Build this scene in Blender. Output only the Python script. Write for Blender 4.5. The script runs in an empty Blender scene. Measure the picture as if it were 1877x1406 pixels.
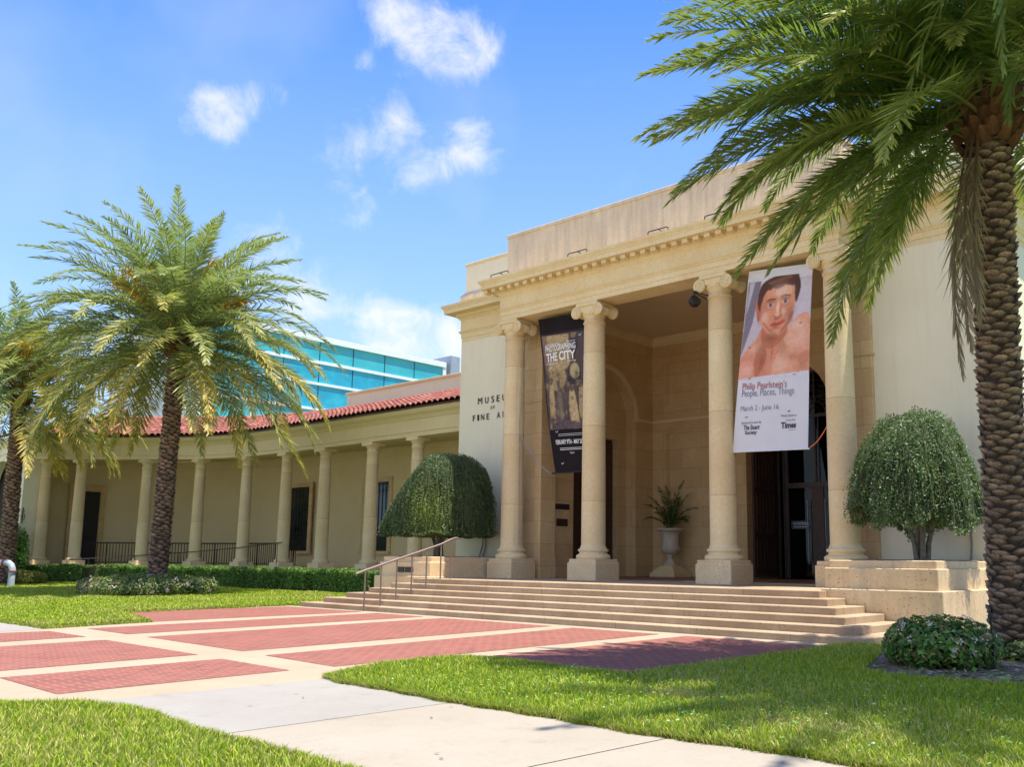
import bpy, math, random
import numpy as np
from mathutils import Matrix, Vector, Quaternion
PI = math.pi
rnd = random.Random(7)
rng = np.random.default_rng(11)
S = bpy.context.scene
C = S.collection

# ------------------------------------------------------------------ camera, sky, sun, exposure
cam = bpy.data.cameras.new('camera'); co = bpy.data.objects.new('camera', cam); C.objects.link(co); S.camera = co
R = Matrix(((0.752152, 0.095263, 0.652067), (0.658932, -0.121787, -0.742278), (0.008702, 0.987974, -0.154374)))
M4 = R.to_4x4(); M4.translation = (0, 0, 1.25); co.matrix_world = M4
cam.sensor_width = 36; cam.sensor_fit = 'HORIZONTAL'; cam.lens = 32.90
cam.shift_x = -0.0629; cam.shift_y = 0.0287; cam.clip_end = 3000; cam.clip_start = 0.05
SUN = Vector((0.26, 0.125, 1.0)).normalized()
S.view_settings.view_transform = 'Standard'; S.view_settings.look = 'None'
S.view_settings.exposure = 1.64; S.view_settings.gamma = 1
sl = bpy.data.lights.new('sun', 'SUN'); so = bpy.data.objects.new('sun', sl); C.objects.link(so)
sl.energy = 2.75; sl.angle = math.radians(0.53); sl.color = (1.0, 0.93, 0.81)
so.rotation_mode = 'QUATERNION'; so.rotation_quaternion = SUN.to_track_quat('Z', 'Y'); so.location = (20, 10, 60)
W = bpy.data.worlds.new('World'); S.world = W; W.use_nodes = True
nt = W.node_tree; nt.nodes.clear(); N = nt.nodes.new; L = nt.links.new
def math_node(t, op, a, b=None, c=None):
    n = t.nodes.new('ShaderNodeMath'); n.operation = op
    for i, v in enumerate((a, b, c)):
        if v is None: continue
        if isinstance(v, (int, float)): n.inputs[i].default_value = v
        else: t.links.new(v, n.inputs[i])
    return n.outputs[0]
sky = N('ShaderNodeTexSky'); sky.sky_type = 'NISHITA'; sky.sun_disc = False
sky.sun_elevation = math.asin(SUN.z); sky.sun_rotation = math.atan2(SUN.x, SUN.y)
sky.air_density = 1.0; sky.dust_density = 0.6; sky.ozone_density = 1.5
tc = N('ShaderNodeTexCoord')
hs = N('ShaderNodeHueSaturation'); L(sky.outputs[0], hs.inputs['Color']); hs.inputs['Saturation'].default_value = 1.12; hs.inputs['Value'].default_value = 1.0
bg = N('ShaderNodeBackground'); L(hs.outputs[0], bg.inputs[0]); bg.inputs[1].default_value = 0.13
# clouds: soft puffs at fixed directions of the sky, broken up by noise
nz = N('ShaderNodeTexNoise'); L(tc.outputs['Generated'], nz.inputs['Vector']); nz.inputs['Distortion'].default_value = .35; nz.inputs['Scale'].default_value = 19; nz.inputs['Detail'].default_value = 10; nz.inputs['Roughness'].default_value = 0.66
nz2 = N('ShaderNodeTexNoise'); L(tc.outputs['Generated'], nz2.inputs['Vector']); nz2.inputs['Scale'].default_value = 7; nz2.inputs['Detail'].default_value = 3
CL = [(-.690,.506,.523,.026,1.1),(-.668,.547,.505,.030,1.25),(-.650,.574,.498,.026,1.15),(-.817,.391,.424,.020,1.0),(-.810,.412,.412,.022,.95),(-.788,.427,.443,.020,.85),
      (-.720,.501,.479,.011,.9),(-.756,.515,.404,.026,.95),(-.718,.546,.432,.021,1.0),(-.727,.568,.386,.020,.85),(-.680,.605,.415,.024,1.0),(-.700,.590,.392,.018,.6),
      (-.812,.478,.334,.026,.5),(-.775,.529,.346,.024,.5),(-.812,.519,.266,.034,.9),(-.745,.620,.235,.024,1.0),(-.783,.575,.237,.024,.9),(-.765,.600,.215,.035,1.2),(-.700,.675,.20,.05,1.0),(-.86,.45,.26,.05,.8),
      (-.2,.93,.3,.09,1.0),(.5,.7,.4,.12,1.1),(.75,-.5,.4,.35,1.25),(-.45,-.8,.35,.35,1.25),(.1,-.9,.4,.40,1.25),(.3,-.5,.8,.30,1.2),(-.1,-.75,.65,.3,1.2)]  # negative y: unseen clouds added behind the camera to fill the shaded facade
acc = None
for x, y, z, r, w in CL:
    n = N('ShaderNodeVectorMath'); n.operation = 'DISTANCE'; L(tc.outputs['Generated'], n.inputs[0]); v = Vector((x, y, z)).normalized(); n.inputs[1].default_value = v
    q = math_node(nt, 'DIVIDE', n.outputs['Value'], r * 1.26); q = math_node(nt, 'MULTIPLY', q, q); q = math_node(nt, 'MULTIPLY', q, -1.0); q = math_node(nt, 'EXPONENT', q); q = math_node(nt, 'MULTIPLY', q, w)
    acc = q if acc is None else math_node(nt, 'ADD', acc, q)
acc = math_node(nt, 'MINIMUM', acc, 1.25)
d = math_node(nt, 'ADD', acc, math_node(nt, 'MULTIPLY', math_node(nt, 'SUBTRACT', nz.outputs['Fac'], 0.56), 2.9))
d = math_node(nt, 'MULTIPLY', d, math_node(nt, 'MINIMUM', math_node(nt, 'MULTIPLY', acc, 4.0), 1.0))
mr = N('ShaderNodeMapRange'); mr.interpolation_type = 'SMOOTHSTEP'; L(d, mr.inputs['Value']); mr.inputs['From Min'].default_value = 0.16; mr.inputs['From Max'].default_value = 1.75
mr.inputs['To Max'].default_value = 0.86
# high thin veil
vn = N('ShaderNodeMapRange'); L(nz2.outputs['Fac'], vn.inputs['Value']); vn.inputs['From Min'].default_value = 0.48; vn.inputs['From Max'].default_value = 0.85; vn.inputs['To Max'].default_value = 0.16
cf = math_node(nt, 'MAXIMUM', mr.outputs[0], vn.outputs[0])
cb = N('ShaderNodeBackground'); cb.inputs[0].default_value = (1.0, 0.985, 0.96, 1); cb.inputs[1].default_value = 0.36
# clear-air gradient blended with the physical sky so the blue stays clean down to the roofs
sx = N('ShaderNodeSeparateXYZ'); L(tc.outputs['Generated'], sx.inputs[0])
gr = N('ShaderNodeMapRange'); L(sx.outputs[2], gr.inputs['Value']); gr.inputs['From Min'].default_value = 0.08; gr.inputs['From Max'].default_value = 0.62
gm = N('ShaderNodeMix'); gm.data_type = 'RGBA'; L(gr.outputs[0], gm.inputs[0]); gm.inputs[6].default_value = (.185, .285, .44, 1); gm.inputs[7].default_value = (.006, .070, .34, 1)
b2 = N('ShaderNodeBackground'); L(gm.outputs[2], b2.inputs[0]); b2.inputs[1].default_value = 1.0
ms2 = N('ShaderNodeMixShader'); ms2.inputs[0].default_value = 0.86; L(bg.outputs[0], ms2.inputs[1]); L(b2.outputs[0], ms2.inputs[2])
mx = N('ShaderNodeMixShader'); L(cf, mx.inputs[0]); L(ms2.outputs[0], mx.inputs[1]); L(cb.outputs[0], mx.inputs[2])
wo = N('ShaderNodeOutputWorld'); L(mx.outputs[0], wo.inputs[0])

# ------------------------------------------------------------------ materials
MAT = {}
def new_mat(name):
    m = bpy.data.materials.new(name); m.use_nodes = True; MAT[name] = m
    t = m.node_tree; b = t.nodes['Principled BSDF']
    g = t.nodes.new('ShaderNodeNewGeometry')
    return m, t, b, g.outputs['Position']
def vec_scale(t, src, s):
    n = t.nodes.new('ShaderNodeMapping'); t.links.new(src, n.inputs['Vector']); n.inputs['Scale'].default_value = s if isinstance(s, tuple) else (s, s, s); return n.outputs[0]
def noise(t, src, scale, detail=4, rough=.55):
    n = t.nodes.new('ShaderNodeTexNoise'); t.links.new(src, n.inputs['Vector']); n.inputs['Scale'].default_value = scale; n.inputs['Detail'].default_value = detail; n.inputs['Roughness'].default_value = rough; return n.outputs['Fac']
def rng_node(t, v, a, b, c=0., e=1.):
    n = t.nodes.new('ShaderNodeMapRange'); t.links.new(v, n.inputs['Value'])
    for k, q in zip(('From Min', 'From Max', 'To Min', 'To Max'), (a, b, c, e)): n.inputs[k].default_value = q
    return n.outputs[0]
def mix(t, f, a, b, mode='MIX'):
    n = t.nodes.new('ShaderNodeMix'); n.data_type = 'RGBA'; n.blend_type = mode
    if isinstance(f, (int, float)): n.inputs[0].default_value = f
    else: t.links.new(f, n.inputs[0])
    for i, v in ((6, a), (7, b)):
        if isinstance(v, tuple): n.inputs[i].default_value = (*v, 1)
        else: t.links.new(v, n.inputs[i])
    return n.outputs[2]
def bump(t, b, h, strength, dist):
    n = t.nodes.new('ShaderNodeBump'); t.links.new(h, n.inputs['Height']); n.inputs['Strength'].default_value = strength; n.inputs['Distance'].default_value = dist; t.links.new(n.outputs[0], b.inputs['Normal'])
def plain(name, col, rough=.6, metal=0., scale=6., var=.12, bmp=.0):
    m, t, b, P = new_mat(name)
    f = noise(t, P, scale, 5)
    c = mix(t, rng_node(t, f, .3, .7), tuple(x * (1 - var) for x in col), tuple(min(1, x * (1 + var)) for x in col))
    t.links.new(c, b.inputs['Base Color']); b.inputs['Roughness'].default_value = rough; b.inputs['Metallic'].default_value = metal
    if bmp: bump(t, b, noise(t, P, scale * 8, 3), bmp, .01)
    return m
def stone(name, c1, c2, pits=.5, stain=0., joints=None, bd=.012, ps=24):
    m, t, b, P = new_mat(name)
    f = noise(t, P, 1.1, 6, .65); f2 = noise(t, P, 14, 4, .7)
    c = mix(t, rng_node(t, f, .33, .68), c1, c2)
    c = mix(t, rng_node(t, f2, .35, .65, 0, .35), c, tuple(x * .78 for x in c1))
    v = t.nodes.new('ShaderNodeTexVoronoi'); t.links.new(vec_scale(t, P, (1, 1, 1.7)), v.inputs['Vector']); v.inputs['Scale'].default_value = ps
    pit = rng_node(t, v.outputs['Distance'], .10, .24, 1, 0)
    gate = rng_node(t, noise(t, P, 4, 3), .42, .56)
    pit = math_node(t, 'MULTIPLY', pit, gate); c = mix(t, math_node(t, 'MULTIPLY', pit, pits), c, (.16, .11, .07))
    if stain:
        s = noise(t, vec_scale(t, P, (3.2, 3.2, .35)), 1.6, 6, .7); c = mix(t, rng_node(t, s, .42, .72, 0, stain), c, (.22, .19, .16))
    h = math_node(t, 'SUBTRACT', f2, pit)
    if joints:
        br = t.nodes.new('ShaderNodeTexBrick'); rot = t.nodes.new('ShaderNodeMapping'); t.links.new(P, rot.inputs['Vector'])
        # use (x+y, z) so joints run on faces of both directions
        sp = t.nodes.new('ShaderNodeSeparateXYZ'); t.links.new(P, sp.inputs[0]); cb_ = t.nodes.new('ShaderNodeCombineXYZ')
        t.links.new(math_node(t, 'ADD', sp.outputs[0], sp.outputs[1]), cb_.inputs[0]); t.links.new(math_node(t, 'ADD', sp.outputs[2], joints[2]), cb_.inputs[1])
        t.links.new(cb_.outputs[0], br.inputs['Vector']); br.inputs['Scale'].default_value = 1; br.inputs['Mortar Size'].default_value = .006; br.inputs['Mortar Smooth'].default_value = .2
        br.inputs['Brick Width'].default_value = joints[0]; br.inputs['Row Height'].default_value = joints[1]
        br.inputs['Color1'].default_value = (1, 1, 1, 1); br.inputs['Color2'].default_value = (.90, .84, .82, 1); br.inputs['Mortar'].default_value = (.62, .57, .5, 1)
        c = mix(t, 1.0, c, br.outputs['Color'], 'MULTIPLY')
        h = math_node(t, 'SUBTRACT', h, math_node(t, 'MULTIPLY', br.outputs['Fac'], .8))
    t.links.new(c, b.inputs['Base Color']); b.inputs['Roughness'].default_value = .85
    bump(t, b, h, .5, bd)
    return m
stone('limestone', (.76, .58, .305), (.84, .70, .42))
stone('column_stone', (.76, .58, .305), (.84, .70, .42), .35, 0, (60., 1.93, 1.15), .008)
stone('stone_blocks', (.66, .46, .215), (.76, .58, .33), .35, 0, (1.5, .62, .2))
stone('parapet_stone', (.68, .53, .36), (.76, .62, .45), .15, .42)
stone('coral_stone', (.68, .49, .26), (.79, .62, .38), .9, 0, None, .012, 13)
stone('coral_streaky', (.68, .49, .26), (.79, .62, .38), .9, .35, None, .012, 13)  # same stone with grey-brown vertical noise streaks mixed into the colour
stone('step_stone', (.37, .265, .155), (.50, .38, .245), .9, 0, (1.75, 90., 3), .006, 13)
def stucco(name, c1, c2):
    m, t, b, P = new_mat(name)
    c = mix(t, rng_node(t, noise(t, P, .7, 5, .6), .3, .7), c1, c2)
    s = noise(t, vec_scale(t, P, (4, 4, .4)), 1.3, 5, .7); c = mix(t, rng_node(t, s, .5, .8, 0, .18), c, (.45, .40, .33))
    t.links.new(c, b.inputs['Base Color']); b.inputs['Roughness'].default_value = .9; bump(t, b, noise(t, P, 60, 3), .25, .004); return m
stucco('cream_stucco', (.77, .695, .50), (.82, .745, .55))
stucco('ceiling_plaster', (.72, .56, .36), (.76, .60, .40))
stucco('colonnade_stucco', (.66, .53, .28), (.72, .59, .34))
plain('porch_floor', (.22, .10, .08), .5, 0, 2, .2)
# paving
def brick_mat():
    m, t, b, P = new_mat('red_brick_paving')
    br = t.nodes.new('ShaderNodeTexBrick'); r = t.nodes.new('ShaderNodeMapping'); t.links.new(P, r.inputs['Vector']); r.inputs['Rotation'].default_value = (0, 0, PI / 2)
    t.links.new(r.outputs[0], br.inputs['Vector']); br.inputs['Scale'].default_value = 1; br.inputs['Brick Width'].default_value = .21; br.inputs['Row Height'].default_value = .105; br.inputs['Mortar Size'].default_value = .0045
    br.inputs['Color1'].default_value = (.29, .088, .060, 1); br.inputs['Color2'].default_value = (.19, .060, .043, 1); br.inputs['Mortar'].default_value = (.40, .32, .25, 1)
    f = noise(t, P, .9, 5, .6); c = mix(t, rng_node(t, f, .3, .7, 0, .4), br.outputs['Color'], (.29, .14, .105))
    f3 = noise(t, P, 9, 3); c = mix(t, rng_node(t, f3, .4, .75, 0, .35), c, (.26, .09, .08))
    t.links.new(c, b.inputs['Base Color']); b.inputs['Roughness'].default_value = .85; b.inputs['Specular IOR Level'].default_value = .2; bump(t, b, math_node(t, 'SUBTRACT', f3, br.outputs['Fac']), .5, .006)
brick_mat()
def concrete(name, c1, c2, joint=None):
    m, t, b, P = new_mat(name)
    c = mix(t, rng_node(t, noise(t, P, .8, 6, .65), .3, .7), c1, c2)
    f = noise(t, P, 30, 4, .7); c = mix(t, rng_node(t, f, .4, .8, 0, .18), c, tuple(x * .55 for x in c1))
    s = noise(t, P, 2.3, 7, .75); c = mix(t, rng_node(t, s, .54, .70, 0, .32), c, tuple(x * .55 for x in c1)); s3 = noise(t, P, .35, 6, .6); c = mix(t, rng_node(t, s3, .45, .7, 0, .22), c, (c1[0] * .75, c1[1] * .68, c1[2] * .55))
    v = t.nodes.new('ShaderNodeTexVoronoi'); t.links.new(P, v.inputs['Vector']); v.inputs['Scale'].default_value = 1.6
    c = mix(t, rng_node(t, v.outputs['Distance'], .012, .03, .55, 0), c, (.2, .18, .15))
    t.links.new(c, b.inputs['Base Color']); b.inputs['Roughness'].default_value = .85; bump(t, b, f, .3, .003)
concrete('tan_concrete', (.36, .285, .19), (.42, .34, .235))
concrete('grey_concrete', (.29, .27, .235), (.34, .32, .28))
concrete('warm_concrete', (.32, .28, .215), (.37, .33, .26))
concrete('road_concrete', (.52, .45, .34), (.58, .51, .40))
def ground_mat():
    m, t, b, P = new_mat('turf_soil')
    c = mix(t, rng_node(t, noise(t, P, 1.2, 6, .7), .3, .7), (.14, .22, .02), (.22, .27, .05))
    c = mix(t, rng_node(t, noise(t, P, 40, 3, .7), .35, .7), c, (.08, .13, .02))
    t.links.new(c, b.inputs['Base Color']); b.inputs['Roughness'].default_value = .95; bump(t, b, noise(t, P, 60, 2), .8, .02)
ground_mat()
plain('mulch', (.17, .12, .09), .95, 0, 9, .5, .8)
def leafy(name, rough=.5, trans=.25, spec=.4):
    m, t, b, P = new_mat(name)
    a = t.nodes.new('ShaderNodeAttribute'); a.attribute_name = 'col'
    t.links.new(a.outputs['Color'], b.inputs['Base Color']); b.inputs['Roughness'].default_value = rough; b.inputs['Specular IOR Level'].default_value = spec
    if trans:
        tr = t.nodes.new('ShaderNodeBsdfTranslucent'); t.links.new(mix(t, .5, a.outputs['Color'], (.35, .5, .08)), tr.inputs['Color'])
        ms = t.nodes.new('ShaderNodeMixShader'); ms.inputs[0].default_value = trans; o = t.nodes['Material Output']
        t.links.new(b.outputs[0], ms.inputs[1]); t.links.new(tr.outputs[0], ms.inputs[2]); t.links.new(ms.outputs[0], o.inputs[0])
leafy('foliage'); leafy('grass_blades', .6, .3, .25); leafy('palm_leaf', .42, .34, .35); leafy('petals', .6, .3, .2)
leafy('painted_print', .65, 0, .3)
def bark():
    m, t, b, P = new_mat('palm_bark')
    a = t.nodes.new('ShaderNodeAttribute'); a.attribute_name = 'col'
    f = noise(t, vec_scale(t, P, (1, 1, .5)), 38, 5, .7)
    c = mix(t, rng_node(t, f, .35, .7, 0, .75), a.outputs['Color'], (.035, .024, .016))
    t.links.new(c, b.inputs['Base Color']); b.inputs['Roughness'].default_value = .9; bump(t, b, f, 1.0, .02)
bark()
plain('tree_bark', (.20, .17, .13), .9, 0, 14, .35, .9)
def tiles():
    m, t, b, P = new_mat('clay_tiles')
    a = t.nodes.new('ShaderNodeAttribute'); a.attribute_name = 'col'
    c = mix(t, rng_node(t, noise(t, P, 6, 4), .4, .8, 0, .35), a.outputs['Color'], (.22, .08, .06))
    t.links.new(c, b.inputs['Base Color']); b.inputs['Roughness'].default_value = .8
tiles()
plain('dark_wood', (.075, .035, .022), .45, 0, 12, .35)
plain('bronze_metal', (.075, .055, .045), .45, .3, 10, .2)
plain('black_iron', (.022, .020, .020), .5, .3, 10, .2)
plain('rail_paint', (.21, .155, .14), .45, .2, 12, .12)
plain('white_metal', (.72, .75, .80), .4, 0, 3, .05)
plain('grey_metal', (.33, .36, .42), .45, .2, 4, .1)
plain('box_metal', (.20, .20, .21), .5, .2, 8, .15)
plain('pipe_paint', (.36, .42, .46), .45, .1, 8, .12)
plain('red_valve', (.35, .05, .05), .5, 0, 8, .1)
plain('urn_stone', (.58, .50, .38), .7, 0, 6, .1, .3)
plain('lettering_metal', (.05, .045, .04), .5, .3, 8, .1)
plain('plaque_bronze', (.05, .032, .03), .4, .4, 20, .2)
plain('interior_dark', (.03, .028, .025), .9)
plain('orange_cord', (.75, .16, .05), .5)
plain('grey_cable', (.30, .30, .33), .6)
plain('white_ink', (.80, .79, .76), .6, 0, 5, .03)
plain('red_ink', (.40, .05, .07), .6, 0, 5, .03)
plain('grey_ink', (.22, .23, .30), .6, 0, 5, .03)
plain('dark_ink', (.05, .05, .08), .6, 0, 5, .03)
plain('sign_blue', (.04, .07, .14), .4, 0, 5, .05)
plain('panel_stone', (.55, .47, .40), .85, 0, 1, .06)
plain('pale_panel', (.60, .62, .68), .8, 0, 1, .05)
def banner_cloth(name, col):
    m, t, b, P = new_mat(name)
    c = mix(t, rng_node(t, noise(t, P, 2, 3), .3, .7), col, tuple(x * .94 for x in col))
    t.links.new(c, b.inputs['Base Color']); b.inputs['Roughness'].default_value = .75; b.inputs['Specular IOR Level'].default_value = .15
    w = noise(t, vec_scale(t, P, (1.3, 1.3, .35)), 2.2, 3); bump(t, b, w, .35, .05)
banner_cloth('banner_white', (.70, .70, .74)); banner_cloth('banner_black', (.016, .011, .012))
def glass(name, tint, refl_tint, rough=.02, see=.5):
    m, t, b, P = new_mat(name)
    t.nodes.remove(b); o = t.nodes['Material Output']
    tr = t.nodes.new('ShaderNodeBsdfTransparent'); tr.inputs[0].default_value = (*tint, 1)
    gl = t.nodes.new('ShaderNodeBsdfGlossy'); gl.inputs['Roughness'].default_value = rough; gl.inputs['Color'].default_value = (*refl_tint, 1)
    fr = t.nodes.new('ShaderNodeFresnel'); fr.inputs['IOR'].default_value = 1.45
    f = math_node(t, 'ADD', math_node(t, 'MULTIPLY', fr.outputs[0], 1 - see), .01)
    ms = t.nodes.new('ShaderNodeMixShader'); t.links.new(f, ms.inputs[0]); t.links.new(tr.outputs[0], ms.inputs[1]); t.links.new(gl.outputs[0], ms.inputs[2]); t.links.new(ms.outputs[0], o.inputs[0])
glass('door_glass', (.4, .4, .4), (.7, .75, .75), .02, .55)
def teal():
    m, t, b, P = new_mat('teal_glass')
    def cells():
        sn = t.nodes.new('ShaderNodeVectorMath'); sn.operation = 'SNAP'; t.links.new(P, sn.inputs[0]); sn.inputs[1].default_value = (50, 3.0, 1.72); wn = t.nodes.new('ShaderNodeTexWhiteNoise'); t.links.new(sn.outputs[0], wn.inputs['Vector']); return wn.outputs['Value']
    f = noise(t, vec_scale(t, P, (.2, .35, .5)), 1.0, 3)  # lighter noise patches in the colour imitate clouds reflected in the panes
    c = mix(t, rng_node(t, f, .4, .65), (.03, .37, .44), (.06, .48, .51)); c = mix(t, rng_node(t, cells(), 0, 1, 0, .35), c, (.02, .33, .42))
    t.links.new(c, b.inputs['Base Color']); b.inputs['Roughness'].default_value = .12; b.inputs['Specular IOR Level'].default_value = .6; b.inputs['Coat Weight'].default_value = .3
    m, t, b, P = new_mat('deep_teal_glass')
    f = noise(t, vec_scale(t, P, (.2, .5, .7)), 1.3, 5)
    c = mix(t, rng_node(t, f, .4, .65), (.01, .30, .45), (.02, .42, .55))
    t.links.new(c, b.inputs['Base Color']); b.inputs['Roughness'].default_value = .06; b.inputs['Specular IOR Level'].default_value = .8
teal()

# ------------------------------------------------------------------ mesh builder
class MB:
    def __init__(s): s.V = []; s.F = []; s.n = 0; s.K = []; s.sm = []
    def add(s, v, f, col=None, smooth=False):
        v = np.asarray(v, float).reshape(-1, 3); s.V.append(v)
        if col is None: col = (1, 1, 1)
        k = np.asarray(col, float)
        s.K.append(np.broadcast_to(k, (len(v), 3)) if k.ndim == 1 else k)
        if isinstance(f, np.ndarray): s.F.append(f + s.n)
        else:
            by = {}
            for q in f: by.setdefault(len(q), []).append(q)
            for q in by.values(): s.F.append(np.array(q, int) + s.n)
            while len(s.sm) < len(s.F): s.sm.append(smooth)
        while len(s.sm) < len(s.F): s.sm.append(smooth)
        s.n += len(v); return s
    def box(s, x0, x1, y0, y1, z0, z1, col=None):
        v = [(x, y, z) for x in (x0, x1) for y in (y0, y1) for z in (z0, z1)]
        return s.add(v, [(0, 1, 3, 2), (4, 6, 7, 5), (0, 4, 5, 1), (2, 3, 7, 6), (0, 2, 6, 4), (1, 5, 7, 3)], col)
    def bbox(s, x0, x1, y0, y1, z0, z1, b=.012, col=None):   # box with a bevelled top and vertical edges
        P = lambda i, z: [(x0 + i, y0 + i, z), (x1 - i, y0 + i, z), (x1 - i, y1 - i, z), (x0 + i, y1 - i, z)]
        def oct_(i, z): # chamfered corner ring
            return [(x0 + i, y0 + i + b, z), (x0 + i + b, y0 + i, z), (x1 - i - b, y0 + i, z), (x1 - i, y0 + i + b, z), (x1 - i, y1 - i - b, z), (x1 - i - b, y1 - i, z), (x0 + i + b, y1 - i, z), (x0 + i, y1 - i - b, z)]
        v = oct_(0, z0) + oct_(0, z1 - b) + oct_(b, z1); f = []
        for k in (0, 8):
            for i in range(8): j = (i + 1) % 8; f.append((k + i, k + j, k + 8 + j, k + 8 + i))
        f += [tuple(range(16, 24)), tuple(range(7, -1, -1))]
        return s.add(v, f, col)
    def lathe(s, prof, cx, cy, seg=32, col=None, smooth=True, a0=0):
        v = []; f = []
        for r, z in prof:
            for i in range(seg):
                a = 2 * PI * i / seg + a0; v.append((cx + r * math.cos(a), cy + r * math.sin(a), z))
        for k in range(len(prof) - 1):
            for i in range(seg):
                j = (i + 1) % seg; f.append((k * seg + i, k * seg + j, (k + 1) * seg + j, (k + 1) * seg + i))
        s.add(v, f, col, smooth)
        n = len(prof)
        s.add(v[(n - 1) * seg:], [tuple(range(seg))], col); s.add(v[:seg], [tuple(range(seg - 1, -1, -1))], col); return s
    def tube(s, pts, r, seg=8, col=None, r1=None, smooth=True):
        pts = [Vector(p) for p in pts]; n = len(pts); v = []; f = []
        up = Vector((0, 0, 1)); last = None
        for i, p in enumerate(pts):
            t = (pts[min(i + 1, n - 1)] - pts[max(i - 1, 0)]).normalized()
            a = t.cross(up) if abs(t.z) < .95 else t.cross(Vector((1, 0, 0)))
            if last is not None:
                a = last - t * last.dot(t)
            a.normalize(); last = a; b = t.cross(a)
            rr = r if r1 is None else r + (r1 - r) * i / (n - 1)
            for k in range(seg):
                an = 2 * PI * k / seg; v.append(p + (a * math.cos(an) + b * math.sin(an)) * rr)
        for i in range(n - 1):
            for k in range(seg):
                j = (k + 1) % seg; f.append((i * seg + k, i * seg + j, (i + 1) * seg + j, (i + 1) * seg + k))
        s.add([tuple(q) for q in v], f, col, smooth)
        s.add([tuple(q) for q in v[:seg]], [tuple(range(seg))], col); s.add([tuple(q) for q in v[-seg:]], [tuple(range(seg - 1, -1, -1))], col); return s
    def sweep(s, prof, path, closed_prof=True, col=None, ends=True):
        # prof: (out, z) ; path: (x, y) open polyline ; outward = right-hand side of travel
        n = len(path); m = len(prof); v = []; f = []
        P = [Vector(p) for p in path]
        for i in range(n):
            d0 = (P[i] - P[i - 1]).normalized() if i > 0 else (P[1] - P[0]).normalized()
            d1 = (P[i + 1] - P[i]).normalized() if i < n - 1 else d0
            n0 = Vector((d0.y, -d0.x)); n1 = Vector((d1.y, -d1.x)); b = (n0 + n1); b /= max(b.dot(n0), 1e-6)
            for o, z in prof: v.append((P[i].x + b.x * o, P[i].y + b.y * o, z))
        for i in range(n - 1):
            for k in range(m if closed_prof else m - 1):
                j = (k + 1) % m; f.append((i * m + k, i * m + j, (i + 1) * m + j, (i + 1) * m + k))
        s.add(v, f, col)
        if ends and closed_prof: s.add(v[:m], [tuple(range(m))], col); s.add(v[-m:], [tuple(range(m - 1, -1, -1))], col)
        return s
    def poly(s, pts, z0, z1, col=None):   # upright prism from an (x, y) outline
        n = len(pts); v = [(x, y, z0) for x, y in pts] + [(x, y, z1) for x, y in pts]
        f = [tuple(range(n - 1, -1, -1)), tuple(range(n, 2 * n))] + [(i, (i + 1) % n, n + (i + 1) % n, n + i) for i in range(n)]
        return s.add(v, f, col)
    def build(s, name, mat, parent=None, center=None):
        V = np.concatenate(s.V); K = np.concatenate(s.K)
        if parent is not None:
            o = parent; off = Vector((0, 0, 0))
            while o is not None: off += o.location; o = o.parent
            V = V - np.array(off)
        elif center is not None: V = V - np.array(center)
        me = bpy.data.meshes.new(name)
        me.vertices.add(len(V)); me.vertices.foreach_set('co', V.astype(np.float32).ravel())
        li = np.concatenate([f.ravel() for f in s.F]); ls = np.concatenate([np.full(len(f), f.shape[1]) for f in s.F])
        me.loops.add(len(li)); me.loops.foreach_set('vertex_index', li.astype(np.int32))
        me.polygons.add(len(ls)); st = np.concatenate([[0], np.cumsum(ls)[:-1]])
        me.polygons.foreach_set('loop_start', st.astype(np.int32))
        me.polygons.foreach_set('use_smooth', np.concatenate([np.full(len(f), q) for f, q in zip(s.F, s.sm)]))
        a = me.attributes.new('col', 'FLOAT_COLOR', 'POINT'); a.data.foreach_set('color', np.concatenate([K, np.ones((len(K), 1))], 1).astype(np.float32).ravel())
        me.update(calc_edges=True); me.validate()
        me.materials.append(MAT[mat]); ob = bpy.data.objects.new(name, me); C.objects.link(ob)
        if parent is not None: ob.parent = parent
        elif center is not None: ob.location = center
        return ob
def thing(name, label, cat, loc, group=None):
    o = bpy.data.objects.new(name, None); C.objects.link(o); o.location = loc; o.empty_display_size = .2
    o['label'] = label; o['category'] = cat
    if group: o['group'] = group
    return o
def tag(o, label, cat, group=None):
    o['label'] = label; o['category'] = cat
    if group: o['group'] = group
    return o
def struct(name, mb, mat): o = mb.build(name, mat); o['kind'] = 'structure'; return o
def text_mesh(s, w=None, h=None, extr=.0, spacing=1.0, bold=0.0):
    cu = bpy.data.curves.new('t', 'FONT'); cu.body = s; cu.size = 1; cu.extrude = extr; cu.space_character = spacing; cu.offset = bold; cu.resolution_u = 3
    o = bpy.data.objects.new('t', cu); C.objects.link(o); bpy.context.view_layer.update()
    me = bpy.data.meshes.new_from_object(o.evaluated_get(bpy.context.evaluated_depsgraph_get()))
    v = np.array([x.co for x in me.vertices]); f = [tuple(p.vertices) for p in me.polygons]
    bpy.data.objects.remove(o); bpy.data.curves.remove(cu); bpy.data.meshes.remove(me)
    mn = v[:, :2].min(0); mxx = v[:, :2].max(0); v[:, :2] -= mn; sx = w / (mxx - mn)[0] if w else None; sy = h / (mxx - mn)[1] if h else None
    if sx is None: sx = sy
    if sy is None: sy = sx
    v[:, 0] *= sx; v[:, 1] *= sy
    return v, f

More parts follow.
